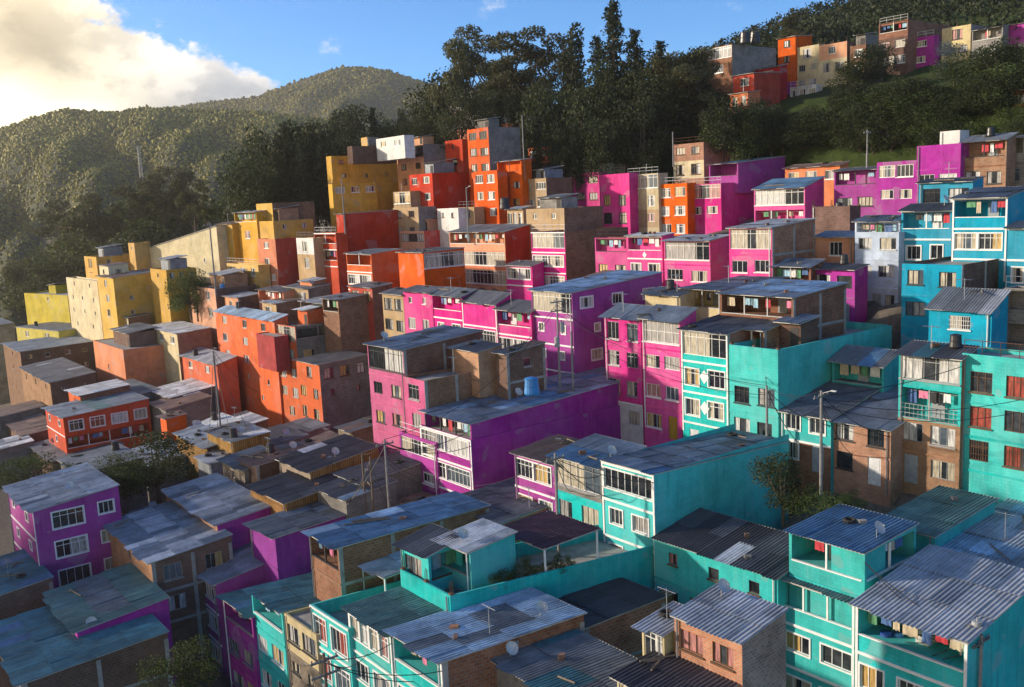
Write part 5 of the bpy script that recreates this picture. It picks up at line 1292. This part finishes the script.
# lattice tower on the near ridge
tb = unproj(141, 172, 520); tt = unproj(141, 148, 520); H_ = (tt-tb).length
o = empty('lattice_tower', tb); tag(o, 'slim lattice mast standing in the wood of the near ridge', 'mast'); q = MB()
for sx in (-1,1):
    for sy in (-1,1): q.bar((sx*.75,sy*.75,-3),(sx*.4,sy*.4,H_),.11,n=4)
for k in range(8):
    z0, z1 = H_*k/8, H_*(k+1)/8; r0, r1 = .75-.35*k/8, .75-.35*(k+1)/8
    for sy in (-1,1): q.bar((-r0,sy*r0,z0),(r1,sy*r1,z1),.09,n=4); q.bar((sy*r0,-r0,z0),(sy*r1,r1,z1),.09,n=4)
q.build('frame', plain('mast_steel', (.3,.3,.28), .5, .4), o)
q = MB(); q.box(-1.5,-.12,H_-.4,1.5,.12,H_-.1); q.box(-.9,-.9,H_-.1,.9,.9,H_+.6); q.build('mast_head', plain('mast_steel', (.3,.3,.28)), o)
for h in HOUSES: pass
# bare ridge out of view, added in the west to shade the valley floor

V = []; Fc = []; nx, ny = 16, 24
for j in range(ny):
    for i in range(nx):
        x = -215+115*i/(nx-1); y = -60+210*j/(ny-1)
        k = math.sin(math.pi*i/(nx-1))**.8*min(1, (ny-1-j)/6)*min(1, j/3+.1)
        V.append((x, y, CAM_Z-40+k*(43+2.5*math.sin(y*.21)+1.5*math.sin(y*.53+1))))
for j in range(ny-1):
    for i in range(nx-1): a = j*nx+i; Fc.append((a, a+1, a+nx+1, a+nx))
me = bpy.data.meshes.new('west_shade_ridge'); me.from_pydata(V, [], Fc); me.materials.append(gm); o = bpy.data.objects.new('hill', me); COL.objects.link(o); tag(o, kind='structure')
for q in HOUSES:
    n = len(q[0].split())
    if n > 16: print('LONG', n, q[0])

# furniture of the open terrace at the lower right
def place(Hd, x, y, z): return rt_matrix(Hd['rt']) @ Vector(Hd['tf']((x, y, z)))
fz = TERR['h']-2.6+.02; w_ = TERR['w']
def barrel(p, c, label, s=1.0):
    o = empty('plastic_drum', p); tag(o, label, 'drum'); m = plain('drum_%d%d' % (int(c[0]*99), int(c[2]*99)), c, .4)
    q = MB(); n = 14; prev = None
    for r, z in ((.24,0),(.29,.06),(.30,.3),(.27,.32),(.30,.34),(.30,.6),(.27,.62),(.29,.64),(.24,.88)):
        ring = [(s*r*math.cos(6.2832*i/n), s*r*math.sin(6.2832*i/n), s*z) for i in range(n)]
        if prev:
            for i in range(n): q.quad(prev[i], prev[(i+1)%n], ring[(i+1)%n], ring[i])
        prev = ring
    q.build('barrel', m, o); q = MB(); q.bar((0,0,.87*s),(0,0,.93*s),.25*s,n=14); q.build('lid', m, o)
barrel(place(TERR, -w_*.80, .9, fz), (.02,.07,.3), 'dark blue plastic drum on the furnished turquoise terrace', 1.2)
barrel(place(TERR, -w_*.72, 1.3, fz), (.05,.2,.45), 'bright blue plastic drum beside the dark drum on the terrace', 1.15)
o = empty('refrigerator', place(TERR, -w_*.5, 1.6, fz), THETA-math.pi/2); tag(o, 'white refrigerator standing on the furnished turquoise terrace', 'refrigerator')
q = MB(); q.box(-.34,-.3,.05,.34,.32,1.75); q.build('body', white_trim(), o)
for z0, z1, nm in ((.1,1.15,'door'),(1.18,1.73,'freezer_door')):
    q = MB(); q.box(-.33,-.36,z0,.33,-.301,z1); dd = q.build(nm, white_trim(), o); q = MB(); q.box(-.29,-.40,z0+.15,-.25,-.361,z1-.15); q.build('handle', metal(), dd)
def chair(p, rz, label):
    o = empty('plastic_chair', p, rz); tag(o, label, 'chair', 'plastic chairs on the terrace'); m = plain('chair_plastic', (.6,.6,.58), .5)
    q = MB(); q.box(-.24,-.24,.42,.24,.24,.46); q.build('seat', m, o); q = MB(); q.box(-.24,.21,.47,.24,.25,.88); q.build('backrest', m, o)
    for x in (-.2,.2):
        for y in (-.2,.2): q = MB(); q.bar((x*1.1,y*1.1,0),(x,y,.42),.025); q.build('leg', m, o)
chair(place(TERR, -w_*.62, 1.0, fz), 1.0, 'white plastic chair on the furnished turquoise terrace')
chair(place(TERR, -w_*.36, 1.2, fz), 2.6, 'white plastic chair on the furnished turquoise terrace')

# evening air over the valley
hz = MB(); hz.box(-1900, -260, CAM_Z-58, 1300, 1900, CAM_Z+262); hm = bpy.data.materials.new('air'); hm.use_nodes = True; hn = hm.node_tree; hn.nodes.clear()
ho = hn.nodes.new('ShaderNodeOutputMaterial'); hv = hn.nodes.new('ShaderNodeVolumePrincipled'); hn.links.new(hv.outputs[0], ho.inputs['Volume'])
hv.inputs['Color'].default_value = (1, .93, .8, 1); hv.inputs['Density'].default_value = .00014; hv.inputs['Anisotropy'].default_value = .45
tag(hz.build('haze', hm), 'thin golden evening haze over the valley and the far hills', kind='stuff')

def diamond(Hd, s, t, k):
    q = MB(); q.tf = Hd['tf']; f = Hd['fnF']; e = -.03
    c = [f(s-k,t,e), f(s,t-k*1.15,e), f(s+k,t,e), f(s,t+k*1.15,e)]; b = [f(s-k,t,.01), f(s,t-k*1.15,.01), f(s+k,t,.01), f(s,t+k*1.15,.01)]
    q.quad(*c)
    for i in range(4): q.quad(b[i], b[(i+1)%4], c[(i+1)%4], c[i])
    q.build('white_diamond', white_trim(), Hd['rt'])
diamond(DIA, DIA['w']*.5, DIA['h']-3.75, .5); diamond(DIA, DIA['w']*.5, DIA['h']-6.35, .5)
diamond(DIB, DIB['w']*.5, DIB['h']-2.15, .33); diamond(DIB, DIB['w']*.5, DIB['h']-4.75, .33)
# service drops from the poles to the house fronts
rr = random.Random(5)
for tp in (tA, tB, tC, tE, tM, tQ, tR, tH, tF, tS):
    near = sorted(EAVES, key=lambda p: (p-tp).length)
    for p in [p for p in near if 3 < (p-tp).length < 26][:rr.randint(3, 5)]:
        cable(tp+Vector((0,0,-.2-.5*rr.random())), p, .3+.4*rr.random(), 'thin dark service cable sagging from a pole to a house front', .026, 'service cables from poles to houses')

for k, (px, hh) in enumerate([(508,1.5),(519,1.2),(533,1.7),(551,1.3),(563,1.5),(575,1.1)]):
    p, dd, y = lt_wall(px); p = rt_matrix(LT['rt']) @ Vector(LT['tf']((-.75, y, LT['h']-.98)))
    o = empty('potted_plant', p); tag(o, 'leafy potted plant under the maroon canopy of the long terrace', 'plant', 'potted plants under the maroon canopy')
    cr, tr_ = proto('bush_%d' % (k % 3+1))
    for nm, me in (('stem', tr_), ('foliage', cr)):
        c = bpy.data.objects.new(nm, me); COL.objects.link(c); c.parent = o; c.scale = (hh,)*3; c.location = (0,0,.3)
    q = MB(); q.bar((0,0,0),(0,0,.36),.16,n=10,r2=.22); q.build('pot', plain('clay_pot', (.35,.15,.08), .9), o)
# the wood on the crest above the upper houses
rg = np.random.RandomState(21); C = []
while len(C) < 3600:
    x, y = rg.uniform(40, 300), rg.uniform(140, 360)
    if .788*x+.616*y < 163: continue
    C.append((x, y, terrain(x, y)+.6))
C = np.array(C); rad = rg.uniform(.9, 2.4, len(C)); dv = rg.normal(size=(len(C), 34, 3)); dv /= np.linalg.norm(dv, axis=2)[:,:,None]
fm = leaves_mesh('crest_wood', (C[:,None,:]+dv*(rad[:,None,None]*np.array([1, 1, 1.25])*(.55+.5*rg.rand(len(C), 34, 1)))+np.array([0,0,1.2])).reshape(-1,3), .42, leafmat('crest_leaves', (.012,.02,.008), (.04,.05,.018), .3, .2), rg)
fo = bpy.data.objects.new('forest', fm); COL.objects.link(fo); tag(fo, 'dark wood covering the crest behind the upper row of houses', kind='stuff')
